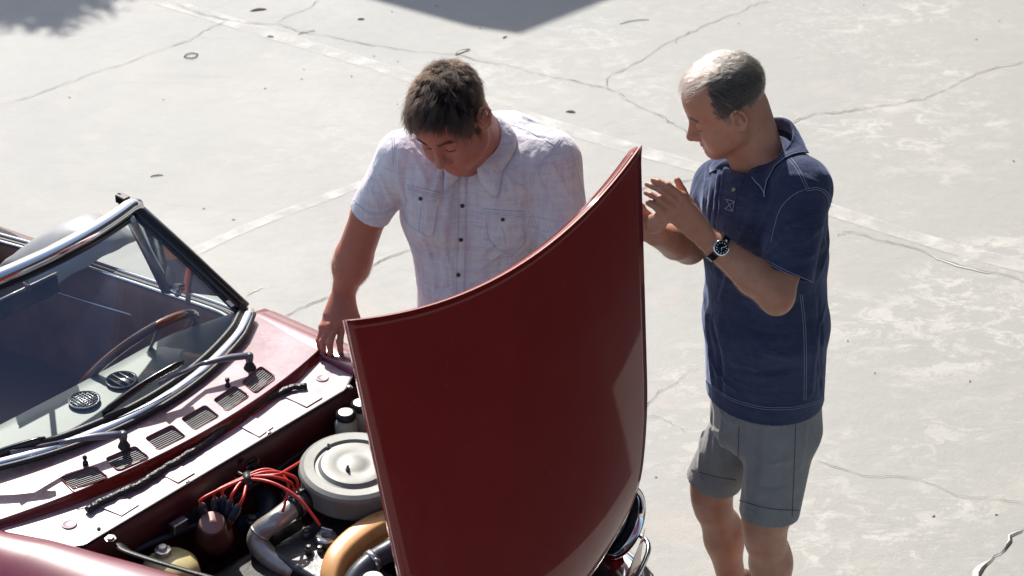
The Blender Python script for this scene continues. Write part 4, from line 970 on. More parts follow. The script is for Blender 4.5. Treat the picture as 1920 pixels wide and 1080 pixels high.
def hair_obj(name, mat_, parent, strands, r0, r1=.2):
    """strands (n, k, 3) in world coordinates"""
    S_ = np.asarray(strands, f4) - wloc(parent).astype(f4); n, k, _ = S_.shape
    hc = bpy.data.hair_curves.new(name); hc.add_curves([k] * n); hc.position_data.foreach_set('vector', S_.ravel())
    ra = hc.attributes.get('radius') or hc.attributes.new('radius', 'FLOAT', 'POINT')
    ra.data.foreach_set('value', np.tile(np.linspace(r0, r0 * r1, k), n).astype(f4))
    hc.materials.append(mat_); o = bpy.data.objects.new(name, hc); COL.objects.link(o); o.parent = parent; o['_w'] = [float(q) for q in wloc(parent)]; return o
def vnoise(X, sc, seed):
    """smooth pseudo-noise, vectorised"""
    r = np.random.default_rng(seed); out = 0
    for i in range(6):
        k_ = r.normal(size=3) * sc * (1 + .5 * i / 3); out = out + np.sin(X @ k_ + r.random() * 6.28) / (1 + .25 * i)
    return out / 3.
def skin(name, col, col2, red):
    return mat(name, col, .46, 0, spec=.4, sss=.12, sssr=(1, .35, .2), noise=[(9, 5, col2, .38, .68, .75, U), (26, 4, red, .52, .72, .55, U), (260, 2, tuple(c * .72 for c in col), .55, .72, .4, U)], bump=[(420, .22, .0008, U), (90, .12, .0015, U)])
def hairmat(name, col, rough=.32, tr=.35):
    m = bpy.data.materials.new(name); m.use_nodes = True; t = m.node_tree; t.nodes.clear(); o = t.nodes.new('ShaderNodeOutputMaterial'); h = t.nodes.new('ShaderNodeBsdfHairPrincipled')
    h.parametrization = 'COLOR'; h.inputs['Color'].default_value = (*col, 1); h.inputs['Roughness'].default_value = rough; h.inputs['Radial Roughness'].default_value = .4
    h.inputs['Random Roughness'].default_value = .2
    t.links.new(h.outputs[0], o.inputs[0]); return m
X1, Y1, Z1 = np.eye(3)
def FM(sd, q): return sd.march(np.array(spl([np.array(a, float) for a in q], 5)))
M['skin1'] = skin('ruddy_skin', (.41, .15, .10), (.47, .20, .14), (.44, .085, .06))
M['skin2'] = skin('tanned_skin', (.40, .185, .115), (.47, .25, .17), (.40, .12, .085))
M['nail'] = mat('fingernail', (.55, .33, .27), .3)
M['lash'] = mat('eyelash_line', (.03, .015, .012), .6)
M['jean'] = mat('dark_denim', (.03, .045, .09), .9, bump=[(400, .3, .001, U)])
M['shoe'] = mat('brown_shoe_leather', (.10, .05, .03), .5)
def plaid_mat():
    m = mat('lilac_slub_plaid_cotton', (.68, .66, .69), .85, sheen=.25, spec=.2, noise=[
        (26, 3, (.60, .51, .58), .50, .62, .7, (1.9, 1.9, .10)), (34, 3, (.50, .52, .66), .52, .63, .6, (1.6, 1.6, .08)),
        (24, 3, (.60, .51, .57), .52, .64, .6, (.10, .10, 1.9)), (40, 3, (.66, .66, .72), .50, .62, .6, (.07, .07, 1.8)),
        (110, 2, (.68, .68, .74), .5, .65, .5, (1.5, 1.5, .12)), (120, 2, (.45, .45, .56), .56, .68, .5, (.1, .1, 1.5))],
        bump=[(300, .25, .0008, (1, 1, .2)), (20, .7, .012, (1, 1, .6)), (7, .6, .03, (1.4, 1.4, .7))])
    return m
M['plaid'] = plaid_mat()
M['plaid_seam'] = mat('lilac_seam_thread', (.47, .46, .55), .9)
M['navy'] = mat('washed_navy_jersey', (.027, .034, .070), .92, sheen=.35, spec=.15, sheen_col=(.5, .6, .9), noise=[(16, 4, (.050, .060, .105), .42, .7, .8, (.5, .5, 2.2)), (120, 3, (.065, .076, .125), .5, .7, .5, (.3, .3, 2.)), (3, 4, (.016, .022, .058), .5, .7, .6, U)], bump=[(500, .3, .0006, U), (20, .55, .010, (1, 1, .55)), (6, .6, .03, (1.5, 1.5, .6))])
M['thread'] = mat('pale_contrast_thread', (.34, .37, .46), .8)
M['grey_shorts'] = mat('grey_cotton_twill', (.20, .195, .195), .88, spec=.2, sheen=.2, noise=[(14, 4, (.25, .245, .24), .4, .7, .8, U), (200, 2, (.17, .165, .165), .5, .7, .4, (1, 1, .6))], bump=[(500, .25, .0006, U), (22, .5, .008, U), (6, .6, .03, (1.5, 1.5, .6))])
M['dark_thread'] = mat('dark_seam', (.05, .05, .06), .9)
M['undershirt'] = mat('pale_undershirt', (.6, .6, .62), .9)
M['button1'] = mat('dark_horn_button', (.05, .035, .03), .3)
M['button2'] = mat('pale_horn_button', (.25, .22, .12), .3)
M['hair1'] = hairmat('dark_brown_hair', (.012, .0065, .0042), .4); M['hair2'] = hairmat('greying_hair', (.19, .17, .15)); M['hair2d'] = hairmat('dark_grey_side_hair', (.018, .015, .0125))
M['scalp1'] = mat('hair_roots', (.012, .008, .006), 1., spec=0.)

def frame(x, yhint):
    x = nrm(x); y = nrm(np.asarray(yhint, float) - x * (np.asarray(yhint, float) @ x)); return np.stack([x, y, np.cross(x, y)], 1)
def scalp_points(HS, O, Rm, sc, n, test, seed=3):
    """points on the head with outward normals where test(local xyz) holds"""
    r = np.random.default_rng(seed); c = O + sc * (Rm @ np.array([-.01, 0, .035]))
    d = r.normal(size=(n, 3)); d /= np.linalg.norm(d, axis=1, keepdims=True); d = d[(d @ Rm[:, 2]) > -.75]; t = np.full(len(d), .16)
    for _ in range(22): t = t - np.clip(HS.at(c + d * t[:, None]), -.02, .03)
    X = c + d * t[:, None]; Lc = ((X - O) @ Rm) / sc; m = test(Lc) > r.random(len(Lc)); X, Lc = X[m], Lc[m]; return X, Lc, HS.grad(X)
def grow(X, Lc, N_, Rm, flow, length, lift, k=7, seed=1, clump=.5, curl=.003, grav=0., clump_n=260, rj=.10):
    """strands following flow(local) tangentially"""
    r = np.random.default_rng(seed); n = len(X); fl = flow(Lc) @ Rm.T; T = fl - N_ * (fl * N_).sum(1, keepdims=True); T /= np.linalg.norm(T, axis=1, keepdims=True) + 1e-9
    ln = length(Lc) * (.7 + .5 * r.random(n)); lf = lift(Lc) * (.6 + .8 * r.random(n))
    ci = r.integers(0, n, clump_n); own = np.argmin(((X[:, None, :] - X[ci][None]) ** 2).sum(-1), 1)
    rnd = r.normal(size=(n, 3)); crnd = r.normal(size=(clump_n, 3))[own]
    out = np.zeros((n, k, 3)); p = X - N_ * .001; out[:, 0] = p
    for i in range(1, k):
        u = i / (k - 1); st = ln / (k - 1)
        d = T + N_ * (lf * (1 - u * 1.25))[:, None] + crnd * .26 * clump * u + rnd * rj * (.4 + u) + np.array([0, 0, -grav]) * u
        d /= np.linalg.norm(d, axis=1, keepdims=True); p = p + d * st[:, None]
        out[:, i] = p
    tgt = X[ci][own]; 
    for i in range(1, k):
        u = i / (k - 1); root_off = tgt - X; out[:, i] += root_off * (clump * .55 * u ** 1.5)
    return out
def collar(SD, parent, mt, Nc, An, Fd, rt, top_front, top_back, reach, point, gap=10, pang=24, name='collar', th=.0025, ell=1., seed=0, nn=64, drop=.03, stand=.03, asym=0., tw=13.):
    An = nrm(An); Fd = nrm(Fd - An * (Fd @ An)); Ld = np.cross(An, Fd); Nc = np.asarray(Nc, float)
    an = np.linspace(math.radians(gap), math.radians(360 - gap), nn); ca_, sa_ = np.cos(an)[:, None], np.sin(an)[:, None]
    dirv = Fd * ca_ + Ld * sa_ * ell; front = (1 + ca_) / 2; h = top_back + (top_front - top_back) * front
    pt = Nc + dirv * rt + An * h; deg = np.degrees(an); da = np.minimum(deg, 360 - deg); tip = np.exp(-((da - pang) / tw) ** 2)[:, None]
    q = Nc + dirv * (rt + reach + point * tip * .75) + An * (h - drop - point * tip * .9)
    for _ in range(12): q = q - SD.grad(q, .006) * (SD.at(q)[:, None] - .005) * .8
    mid = pt * .5 + q * .5 + dirv * .008 + An * .006
    for _ in range(3): mv = SD.at(mid)[:, None]; mid = mid - SD.grad(mid, .006) * np.minimum(mv - .006, 0)
    inn = pt - dirv * .004 - An * stand
    rows = [[inn[i], pt[i] - dirv[i] * .003 - An * .004, pt[i] + An * .002, pt[i] + dirv[i] * .004 - An * .001, mid[i], q[i]] for i in range(nn)]
    rr_ = []
    for r_ in rows: rr_.append(r_[:3] + list(spl(r_[2:], 8))[1:])
    mb = MB(); mb.grid(rr_); o = mb.build(name, mt, parent, True); s_ = o.modifiers.new('s', 'SOLIDIFY'); s_.thickness = th; s_.offset = 0
    return o, rr_
# =============================================================== man in the plaid shirt
p1 = empty('person', PY(890, 600, 5.5) * [1, 1, 0], 'heavyset man in a lilac plaid short-sleeved shirt leaning over the engine bay', 'person', 'men beside the car')
O1 = PY(846, 219, 5.15)
R1 = frame((-.36, -.755, -.538), (.84, -.513, .157)); sc1 = 1.07
rsh, lsh = PY(752, 288, 5.33), PY(1030, 300, 5.34)
elb, wri = PY(664, 480, 5.37), P(645, 545, 1.06)
lelb, lwri = PY(1062, 500, 5.22), P(1000, 640, .99)
S = Sdf()
head_sdf(S, O1, R1, sc1, heavy=2.0, nose=1.0)
for q in (-1, 1): S.ell(O1 + sc1 * (R1 @ np.array([.032, q * .047, -.058])), R1, [.030, .022, .034], .03)   # full cheeks
nb = PY(896, 268, 5.34)
S.cap(O1 + sc1 * (R1 @ np.array([-.035, 0, -.03])), nb, (.066), (.070), .03)
S.cap(O1 + sc1 * (R1 @ np.array([.02, 0, -.085])), nb + [-.03, -.045, -.02], (.040), (.05), .035)
S.cap(PY(890, 330, 5.40), PY(897, 480, 5.40), (.17, .11, .12), (.13, .12, .12), .03, udir=X1)
S.cap(PY(897, 480, 5.40), PY(897, 575, 5.48), (.13, .12, .12), (.15, .12, .12), .03, udir=X1)
S.cap(nb, rsh, .044, .045, .03); S.cap(nb + [0, 0, -.02], lsh + [0, 0, -.02], .036, .045, .03)
S.chain([rsh + [.01, 0, 0], PY(692, 402, 5.35), elb], [.044, .048, .050], .02); 
d_ = wri - elb
S.cap(elb, elb + d_ * .3, .050, .052, .015); S.cap(elb + d_ * .3, elb + d_ * .85, .052, .034, .01); S.cap(elb + d_ * .85, wri, (.031, .025), (.031, .023), .01, udir=X1)
S.chain([lsh, lelb], [.05, .042], .02); S.cap(lelb, lwri, .043, .029, .02)
for sx, hp in ((-1, PY(850, 580, 5.48)), (1, PY(945, 580, 5.48))):
    kn = np.array([hp[0] + sx * .01, 5.50, .50]); an_ = np.array([hp[0] + sx * .02, 5.56, .09]); S.chain([hp, kn, an_], [.085, .055, .042], .03)
# right hand resting on the seam of the bay: back of the hand to the camera, fingers pointing down
def Z_(lst): return [P(x, y, z) for x, y, z in lst]
mc = Z_([(642, 611, .985), (630, 610, .992), (617, 612, .992), (605, 614, .985)])
pp = Z_([(637, 641, .955), (618, 642, .960), (605, 640, .958), (598, 638, .950)])
tp = Z_([(640, 669, .915), (622, 676, .905), (609, 668, .910), (599, 655, .918)])
th = Z_([(656, 566, 1.03), (667, 596, 1.0), (668, 622, .965), (664, 642, .935)])
hand_sdf(S, wri, mc, pp, tp, th, rf=.0092, palm_n=np.array([.2, .6, -.8]))
for m_, b_ in zip(mc, pp): S.fold([b_ + [-.008, -.008, .006], b_ + [0, -.011, .006], b_ + [.008, -.008, .006]], .0018, -.0008)
mc2 = Z_([(962, 668, .95), (972, 675, .95), (983, 682, .95), (993, 688, .94)]); pp2 = Z_([(940, 690, .935), (950, 700, .935), (962, 708, .935), (974, 712, .93)]); tp2 = Z_([(925, 712, .905), (936, 722, .905), (948, 728, .905), (962, 730, .905)])
hand_sdf(S, lwri, mc2, pp2, tp2, Z_([(985, 650, .97), (965, 650, .96), (948, 660, .945), (935, 672, .93)]), rf=.0092)
b1 = S.build('body', M['skin1'], p1, .0027)
nails(b1, pp, tp, nrm([-.1, -.8, .55]), M['nail'])
# shirt
T = Sdf()
T.cap(PY(886, 335, 5.385), PY(886, 400, 5.38), (.178, .132, .12), (.188, .145, .12), 0, udir=X1)
T.cap(PY(886, 400, 5.38), PY(897, 500, 5.375), (.190, .150, .12), (.165, .170, .12), .03, udir=X1)
T.cap(PY(897, 500, 5.375), PY(897, 640, 5.46), (.165, .170, .1), (.178, .168, .1), .03, udir=X1, cut=[(PY(897, 650, 5.46), (0, 0, -1))])
T.cap(PY(868, 280, 5.35), rsh + [.012, 0, -.005], .052, .064, .05); T.cap(PY(912, 285, 5.37), lsh + [-.012, 0, -.005], .064, .082, .05)
T.ell(PY(945, 276, 5.44), np.eye(3), [.135, .085, .10], .05)
T.cap(PY(800, 335, 5.30), PY(815, 410, 5.27), .072, .06, .06); T.cap(PY(950, 345, 5.29), PY(950, 420, 5.27), .078, .066, .06)
sr = PY(692, 402, 5.35); ar_ = nrm(sr - rsh)
T.cap(rsh + [0, 0, -.01], sr, (.063, .066), (.057, .062), .03, udir=X1, cut=[(sr - ar_ * .006, ar_ + np.array([-.12, 0, -.25]))])
sl_ = PY(1064, 500, 5.22); al_ = nrm(sl_ - lsh)
T.cap(lsh + [0, 0, -.01], sl_, .084, .070, .035, cut=[(sl_, al_)])
T.fold([PY(1035, 235, 5.32), PY(1055, 330, 5.24), PY(1060, 430, 5.18)], .03, -.004)
# carve the openings
T.cap(sr + ar_ * .02, sr - ar_ * .055, (.053, .058), (.050, .054), .004, 's', udir=X1); T.cap(sl_ + al_ * .02, sl_ - al_ * .05, .065, .060, .004, 's')
nax = nrm([-.06, -.42, .9])
T.cap(nb + [-.012, -.02, -.028], nb + [-.012, -.02, -.028] + nax * .12, (.057, .054), (.070, .066), .01, 's', udir=X1)
base1 = T
def FP(*pix): return T0F.march(pix)
T0F = Sdf(); T0F.ops = list(T.ops)
FOLDS1 = [([(835, 300), (812, 360), (800, 420)], .010, .005), ([(848, 330), (838, 400), (830, 470), (840, 540)], .012, .006), ([(828, 455), (845, 500), (848, 560)], .009, .005), ([(790, 440), (812, 500), (818, 575)], .010, .006),
          ([(745, 300), (752, 345), (765, 385)], .009, .005), ([(752, 390), (775, 430), (800, 455)], .009, .005), ([(700, 300), (722, 350), (738, 385)], .008, .004), ([(690, 330), (700, 370), (712, 395)], .007, .003),
          ([(900, 300), (905, 350), (898, 400)], .010, .004), ([(985, 360), (968, 400), (940, 440), (900, 480)], .011, .006), ([(995, 390), (975, 440), (930, 480), (890, 510)], .010, .006), ([(1005, 420), (980, 470), (930, 515), (880, 545)], .010, .006),
          ([(1000, 290), (1010, 340), (1035, 390)], .010, .005), ([(1020, 280), (1045, 330), (1070, 370)], .009, .004), ([(1010, 400), (1040, 400), (1075, 390)], .008, .004), ([(1015, 425), (1045, 425), (1085, 400)], .008, -.004),
          ([(960, 205), (990, 225), (1020, 235)], .010, .005), ([(955, 225), (985, 250), (1030, 262)], .007, -.003), ([(940, 320), (960, 345), (985, 355)], .009, .004), ([(880, 440), (905, 455), (940, 450)], .009, -.005), ([(872, 400), (878, 460), (875, 520)], .008, -.004),
          ([(765, 280), (785, 310), (800, 345)], .009, .004), ([(775, 265), (800, 290), (830, 310)], .009, -.005), ([(795, 470), (825, 480), (850, 470)], .008, -.004), ([(800, 530), (830, 545), (850, 530)], .008, -.004), ([(880, 540), (910, 525), (950, 500)], .009, -.005)]
for q, wd, am in FOLDS1: T.fold(FM(T0F, q), wd * .68, am * 1.7)
shirt1 = T.build('shirt', M['plaid'], p1, .0030)
# jeans and shoes (behind the car)
J = Sdf(); J.cap(PY(897, 560, 5.48), PY(897, 610, 5.48), (.155, .13, .1), (.16, .13, .1), 0, udir=X1)
for sx, hp in ((-1, PY(850, 590, 5.48)), (1, PY(945, 590, 5.48))):
    kn = np.array([hp[0] + sx * .01, 5.50, .50]); an_ = np.array([hp[0] + sx * .02, 5.56, .10]); J.chain([hp, kn, an_], [.10, .082, .07], .04)
J.build('jeans', M['jean'], p1, .006)
for sx, hp in ((-1, PY(850, 580, 5.48)), (1, PY(945, 580, 5.48))):
    a = np.array([hp[0] + sx * .02, 5.57, .05]); H_ = Sdf(); H_.cap(a, a + [sx * .02, -.19, -.012], (.045, .045), (.05, .032), .02, udir=X1).cap(a, a + [0, 0, .05], .045, .045, .02); H_.ops.append(('i', lambda X: -(X[..., 2] - .002), a, 9, 0)); H_.build('shoe', M['shoe'], p1, .005)
# collar, placket, pockets, buttons, seams
cl, crow = collar(T, p1, M['plaid'], nb + [-.006, -.022, .010], nax, np.array([-.18, -.95, -.2]), .071, .012, .052, .036, .046, gap=12, pang=32, drop=.034)
pl1, _ = patch(T0F if 0 else T, 'placket', M['plaid'], p1, [(858, 330), (876, 330)], [(853, 590), (871, 592)], [(858, 330), (856, 400), (854, 480), (853, 590)], [(876, 330), (875, 400), (873, 480), (871, 592)], .0022, 5, 60)
for x in (860.5, 874): stitch(T, [(x, 332), (x - 1.5, 400), (x - 3, 480), (x - 4.5, 580)], M['plaid_seam'], pl1, .0005, .0032)
for b in ((870, 324), (866.5, 385.5), (864, 448.6), (860, 514.6), (858.5, 562)): button(T, b, M['button1'], pl1, .0058, .003)
pk1, _ = patch(T, 'pocket', M['plaid'], p1, [(763, 356), (824, 375)], [(759, 414), (787, 437), (812, 444)], [(763, 356), (759, 414)], [(824, 375), (812, 444)], .0018, 14, 16)
fl1, _ = patch(T, 'pocket_flap', M['plaid'], p1, [(764, 345), (828, 363)], [(762, 366), (790, 384), (822, 384)], [(764, 345), (762, 366)], [(828, 363), (822, 384)], .0048, 14, 8)
button(T, (789.5, 371), M['button1'], fl1, .0052, .006)
pk2, _ = patch(T, 'pocket', M['plaid'], p1, [(907, 398), (983, 404)], [(917, 452), (952, 477), (983, 458)], [(907, 398), (917, 452)], [(983, 404), (983, 458)], .0018, 16, 16)
fl2, _ = patch(T, 'pocket_flap', M['plaid'], p1, [(905, 391), (984, 397)], [(906, 407), (943, 424), (981, 418)], [(905, 391), (906, 407)], [(984, 397), (981, 418)], .0048, 16, 8)
button(T, (943, 410), M['button1'], fl2, .0052, .006)
for q in ([(765, 349), (826, 367)], [(765, 353), (825, 371)], [(907, 395), (982, 401)], [(907, 399), (982, 405)]): stitch(T, q, M['plaid_seam'], shirt1, .00055, .0056, 24)
for q in ([(790, 386), (786, 432)], [(763, 370), (761, 412), (787, 433), (810, 441), (820, 386)], [(943, 426), (950, 470)], [(911, 412), (920, 452), (952, 474), (981, 456), (980, 421)]): stitch(T, q, M['plaid_seam'], shirt1, .00055, .0026, 40)
for q in ([(956, 234), (990, 246), (1020, 262), (1048, 276)], [(1054, 262), (1030, 292), (1010, 325), (994, 375), (1002, 412), (1016, 440), (1034, 462)], [(1049, 262), (1025, 290), (1005, 325), (989, 375), (997, 414), (1011, 442)], [(738, 240), (741, 298), (747, 338), (750, 380)], [(734, 242), (737, 298), (743, 338), (746, 380)], [(664, 374), (690, 396), (716, 398), (742, 388)], [(666, 378), (690, 400), (716, 402), (740, 393)], [(1042, 236), (1064, 268), (1082, 320), (1096, 370)]):
    stitch(T, q, M['plaid_seam'], shirt1, .0006, .0006, 60)
# hair
HS = Sdf(); head_sdf(HS, O1, R1, sc1, heavy=1.)
def hair1_test(L):
    x, y, z = L.T; az = np.abs(y); line = .066 + .012 * np.cos(y * 40)                    # front hairline
    m = (z > .050 + .9 * np.clip(x - .055, 0, 1) * 2) | ((x < .045) & (z > .018)) | ((x < .028) & (x > .012) & (z > -.022)) | ((x < -.012) & (z > -.050) & ((x < -.036) | (z > .026)))
    m &= ~((x > .084)) & ~((x > .058) & (z < .058)) & ~((az > .069) & (z < .012) & (x > -.04) & (x < .008))
    return m * 1.
capS = Sdf(); head_sdf(capS, O1, R1, sc1, heavy=1.)
hx, hl, hn = scalp_points(HS, O1, R1, sc1, 34000, hair1_test)
def flow1(L):
    x, y, z = L.T; cx, cy = -.055, .01
    f = np.stack([(x - cx) * 5 + .55 * (z > .03), (y - cy) * 7 + .25 * np.sin(x * 60 + 2) + .12, -1.0 * (np.abs(y) > .05) - 1.2 * (x < -.06) - .2 * (x > .05)], 1); return f
st = grow(hx, hl, hn, R1, flow1, lambda L: .027 + .017 * (L[:, 0] > .02) - .014 * (L[:, 2] < .02) + .014 * vnoise(L, 130, 9), lambda L: .42 + .2 * (L[:, 2] > .08) + .5 * np.exp(-((L[:, 0] + .055) ** 2 + (L[:, 1] - .01) ** 2) / .0012), k=8, clump=.8, grav=.3, clump_n=420, rj=.19)
hair1 = hair_obj('hair', M['hair1'], p1, st, .00042)
wm = (hl[:, 0] < -.02) & (hl[:, 0] > -.095) & (hl[:, 2] > .05)
st = grow(hx[wm], hl[wm], hn[wm], R1, lambda L: np.stack([.8 + .5 * np.sin(L[:, 1] * 90), np.sin(L[:, 0] * 70) * 1.2, 0 * L[:, 0]], 1), lambda L: .026 + 0 * L[:, 0], lambda L: .6 + 0 * L[:, 0], k=7, clump=.9, grav=.2, clump_n=130, rj=.25, seed=5)
hair_obj('crown_tufts', M['hair1'], hair1, st, .00042)
# a solid layer under the strands so that no skin shows through
def cap_mesh(HSx, O, Rm, sc, test, thick, mt, parent, name):
    n1, n2 = 110, 80; c = O + sc * (Rm @ np.array([-.01, 0, .035])); V = []; ok = []
    for i in range(n2 + 1):
        ph = math.pi * .80 * i / n2
        for j in range(n1):
            a = 2 * math.pi * j / n1; V.append(Rm @ np.array([math.sin(ph) * math.cos(a), math.sin(ph) * math.sin(a), math.cos(ph)]))
    d = np.array(V); t = np.full(len(d), .16)
    for _ in range(22): t = t - np.clip(HSx.at(c + d * t[:, None]), -.02, .03)
    X = c + d * t[:, None]; Lc = ((X - O) @ Rm) / sc; m = test(Lc) > .5; N_ = HSx.grad(X, .004)
    nz = vnoise(Lc * [1, 1, 1], 90, 4) * .0018
    X = X + N_ * (np.where(m, thick, -.004) + nz)[:, None]; F_ = []
    for i in range(n2):
        for j in range(n1):
            a, b, c2, d2 = i * n1 + j, i * n1 + (j + 1) % n1, (i + 1) * n1 + (j + 1) % n1, (i + 1) * n1 + j
            if m[a] and m[b] and m[c2] and m[d2]: F_.append((a, b, c2, d2))
    return mesh_obj(name, X, F_, mt, parent, True)
cap_mesh(HS, O1, R1, sc1, lambda L: hair1_test(L) * (L[:, 2] > .034), .004, M['scalp1'], hair1, 'hair_base')
def brows(HSx, O, Rm, sc, mt, parent, n=160, seed=2):
    r = np.random.default_rng(seed)
    for q in (-1, 1):
        u = r.random(n); L0 = np.stack([.092 - .016 * u ** 2, q * (.012 + .036 * u), .020 + .006 * np.sin(u * 2.6) + r.normal(size=n) * .0022], 1); X = O + sc * (L0 @ Rm.T)
        for _ in range(10): X = X - HSx.grad(X) * HSx.at(X)[:, None]
        N_ = HSx.grad(X); dr = np.stack([-.2 + 0 * u, q * (1 + 0 * u), .5 - u], 1) @ Rm.T; out = np.stack([X, X + (dr * .4 + N_ * .25) * .006, X + (dr * .9 + N_ * .2) * .009], 1)
        hair_obj('eyebrow', mt, parent, out, .00035)
brows(HS, O1, R1, sc1, M['hair1'], b1)
M['armhair'] = hairmat('fine_arm_hair', (.16, .09, .05), .4)
def arm_hair(body, a, b, n, parent, seed, rmax=.075):
    me = body.data; co = np.empty(len(me.vertices) * 3, f4); me.vertices.foreach_get('co', co); no = np.empty(len(me.vertices) * 3, f4); me.vertices.foreach_get('normal', no)
    co = co.reshape(-1, 3) + wloc(body); no = no.reshape(-1, 3); ab = b - a; h = ((co - a) @ ab) / (ab @ ab); dist = np.linalg.norm(co - a - h[:, None] * ab, axis=1)
    idx = np.nonzero((h > .0) & (h < 1.) & (dist < rmax))[0]; r = np.random.default_rng(seed); idx = r.choice(idx, min(n, len(idx)), False); X, N_ = co[idx].astype(float), no[idx].astype(float)
    T_ = nrm(ab) + r.normal(size=X.shape) * .3; T_ -= N_ * (T_ * N_).sum(1, keepdims=True); ln = (.007 + .007 * r.random(len(X)))[:, None]
    hair_obj('arm_hair', M['armhair'], parent, np.stack([X, X + (T_ * .6 + N_ * .5) * ln * .5, X + (T_ * .9 + N_ * .45) * ln], 1), .00012)
arm_hair(b1, elb, wri, 1800, b1, 1)
def lashes(HSx, O, Rm, sc, parent):
    for q in (-1, 1):
        L0 = np.array([[.0895, q * .019, -.0085], [.0905, q * .027, -.0115], [.0895, q * .036, -.0112], [.083, q * .045, -.0085]]); X = O + sc * (L0 @ Rm.T)
        X = np.array(spl(list(X), 14))
        for _ in range(12): X = X - HSx.grad(X) * (HSx.at(X)[:, None] - .0004)
        MB().tube(list(X), .0014, 5).build('eyelid_line', M['lash'], parent)
lashes(HS, O1, R1, sc1, b1)
print('man 1', time.time() - T0)
# =============================================================== man in the navy polo shirt
f2 = np.array([-.77, -.64, 0.]); l2 = np.array([.64, -.77, 0.])     # forward, his left
p2 = empty('person', PY(1436, 760, 5.18) * [1, 1, 0], 'grey-haired man in a navy polo shirt and grey shorts with both hands raised', 'person', 'men beside the car')
yw, pt_ = math.radians(189), math.radians(26)
fx = np.array([math.cos(yw) * math.cos(pt_), math.sin(yw) * math.cos(pt_), -math.sin(pt_)]); R2 = frame(fx, (.10, -.99, -.06)); sc2 = 1.035
O2 = PY(1361, 196, 5.19)
S = Sdf(); head_sdf(S, O2, R2, sc2, heavy=.4, nose=1.02, mouth_open=1.5)
nb2 = PY(1428, 305, 5.20)
S.cap(O2 + sc2 * (R2 @ np.array([-.040, 0, -.035])), nb2, .059, .064, .022); S.cap(O2 + sc2 * (R2 @ np.array([.012, 0, -.080])), nb2 + f2 * .035 + [0, 0, -.03], .034, .044, .025)
n2, f2j = PY(1502, 356, 5.07), PY(1350, 350, 5.27)
S.cap(nb2, n2, .045, .05, .03); S.cap(nb2, f2j, .045, .05, .03)
S.cap(PY(1434, 390, 5.2), PY(1436, 560, 5.19), (.145, .105, .1), (.15, .115, .1), .03, udir=l2); S.cap(PY(1436, 560, 5.19), PY(1436, 770, 5.18), (.15, .115, .1), (.14, .11, .1), .03, udir=l2)
e2, w2 = PY(1456, 552, 4.90), PY(1325, 448, 4.95)
S.chain([n2, PY(1480, 460, 4.99), e2], [.056, .050, .043], .02); dd = w2 - e2
S.ell(e2 + [.0, -.004, -.02], np.eye(3), [.034] * 3, .02)
S.cap(e2, e2 + dd * .32, .045, .047, .015); S.cap(e2 + dd * .32, e2 + dd * .86, .047, .031, .01); S.cap(e2 + dd * .86, w2, (.031, .024), (.029, .022), .01, udir=ZV)
e3, w3 = PY(1292, 462, 5.22), PY(1232, 440, 5.02)
S.chain([f2j, e3], [.056, .045], .02); dd = w3 - e3; S.cap(e3, e3 + dd * .4, .045, .046, .015); S.cap(e3 + dd * .4, w3, .046, .030, .01)
YH = 4.95
mcA = [PY(1279, 367, YH - .010), PY(1270, 379, YH - .014), PY(1263, 392, YH - .012), PY(1258, 406, YH - .004)]
ppA = [PY(1252, 348, YH - .02), PY(1241, 357, YH - .024), PY(1237, 373, YH - .022), PY(1240, 393, YH - .014)]
tpA = [PY(1220, 336, YH + .0), PY(1209, 344, YH + .0), PY(1207, 360, YH + .0), PY(1220, 384, YH + .01)]
thA = [PY(1306, 405, YH + .03), PY(1290, 378, YH + .045), PY(1279, 357, YH + .05), PY(1270, 338, YH + .05)]
hand_sdf(S, w2, mcA, ppA, tpA, thA, rf=.0086, palm_n=np.array([0, 1, 0.]))
YG = 4.97
mcB = [PY(1200, 388, YG), PY(1192, 402, YG), PY(1187, 418, YG), PY(1186, 434, YG + .01)]
ppB = [PY(1178, 362, YG - .02), PY(1166, 378, YG - .02), PY(1162, 398, YG - .02), PY(1163, 418, YG - .01)]
tpB = [PY(1172, 332, YG - .02), PY(1156, 348, YG - .02), PY(1150, 372, YG - .02), PY(1148, 398, YG - .01)]
thB = [PY(1238, 418, YG - .02), PY(1242, 402, YG - .035), PY(1232, 388, YG - .045), PY(1216, 380, YG - .05)]
hand_sdf(S, w3, mcB, ppB, tpB, thB, rf=.0088)
S.ell(PY(1226, 420, YG - .02), np.eye(3), [.020, .018, .026], .02)
kn2, kf2 = PY(1436, 985, 5.07), PY(1337, 925, 5.28); an2, af2 = PY(1457, 1190, 5.12), PY(1388, 1160, 5.32)
for hp, kn, an_, k_ in ((PY(1460, 800, 5.11), kn2, an2, 1.06), (PY(1395, 790, 5.27), kf2, af2, 1.0)):
    S.cap(hp, kn + [0, 0, .04], .075, .062 * k_, .03); S.cap(kn + [0, 0, .04], kn - [0, 0, .05], .061 * k_, .050 * k_, .02); S.ell(kn + f2 * .026, np.eye(3), [.038, .038, .045], .03)
    c_ = kn + (an_ - kn) * .35; S.cap(kn - [0, 0, .03], c_, .052 * k_, .050 * k_, .02); S.ell(c_ - f2 * .020, np.eye(3), [.044, .044, .085], .03); S.cap(c_, an_, .048 * k_, .034, .03)
    S.cap(an_ + [0, 0, -.02], an_ + f2 * .14 + [0, 0, -.045], .034, .028, .03)
S.fold([kn2 + f2 * .07 + l2 * -.03 + [0, 0, -.045], kn2 + f2 * .075 + [0, 0, -.055], kn2 + f2 * .06 + l2 * .04 + [0, 0, -.045]], .012, -.005)
b2 = S.build('body', M['skin2'], p2, .0027); SB2 = S
nails(b2, ppA, tpA, nrm([-.1, -.95, .2]), M['nail'], .0078)
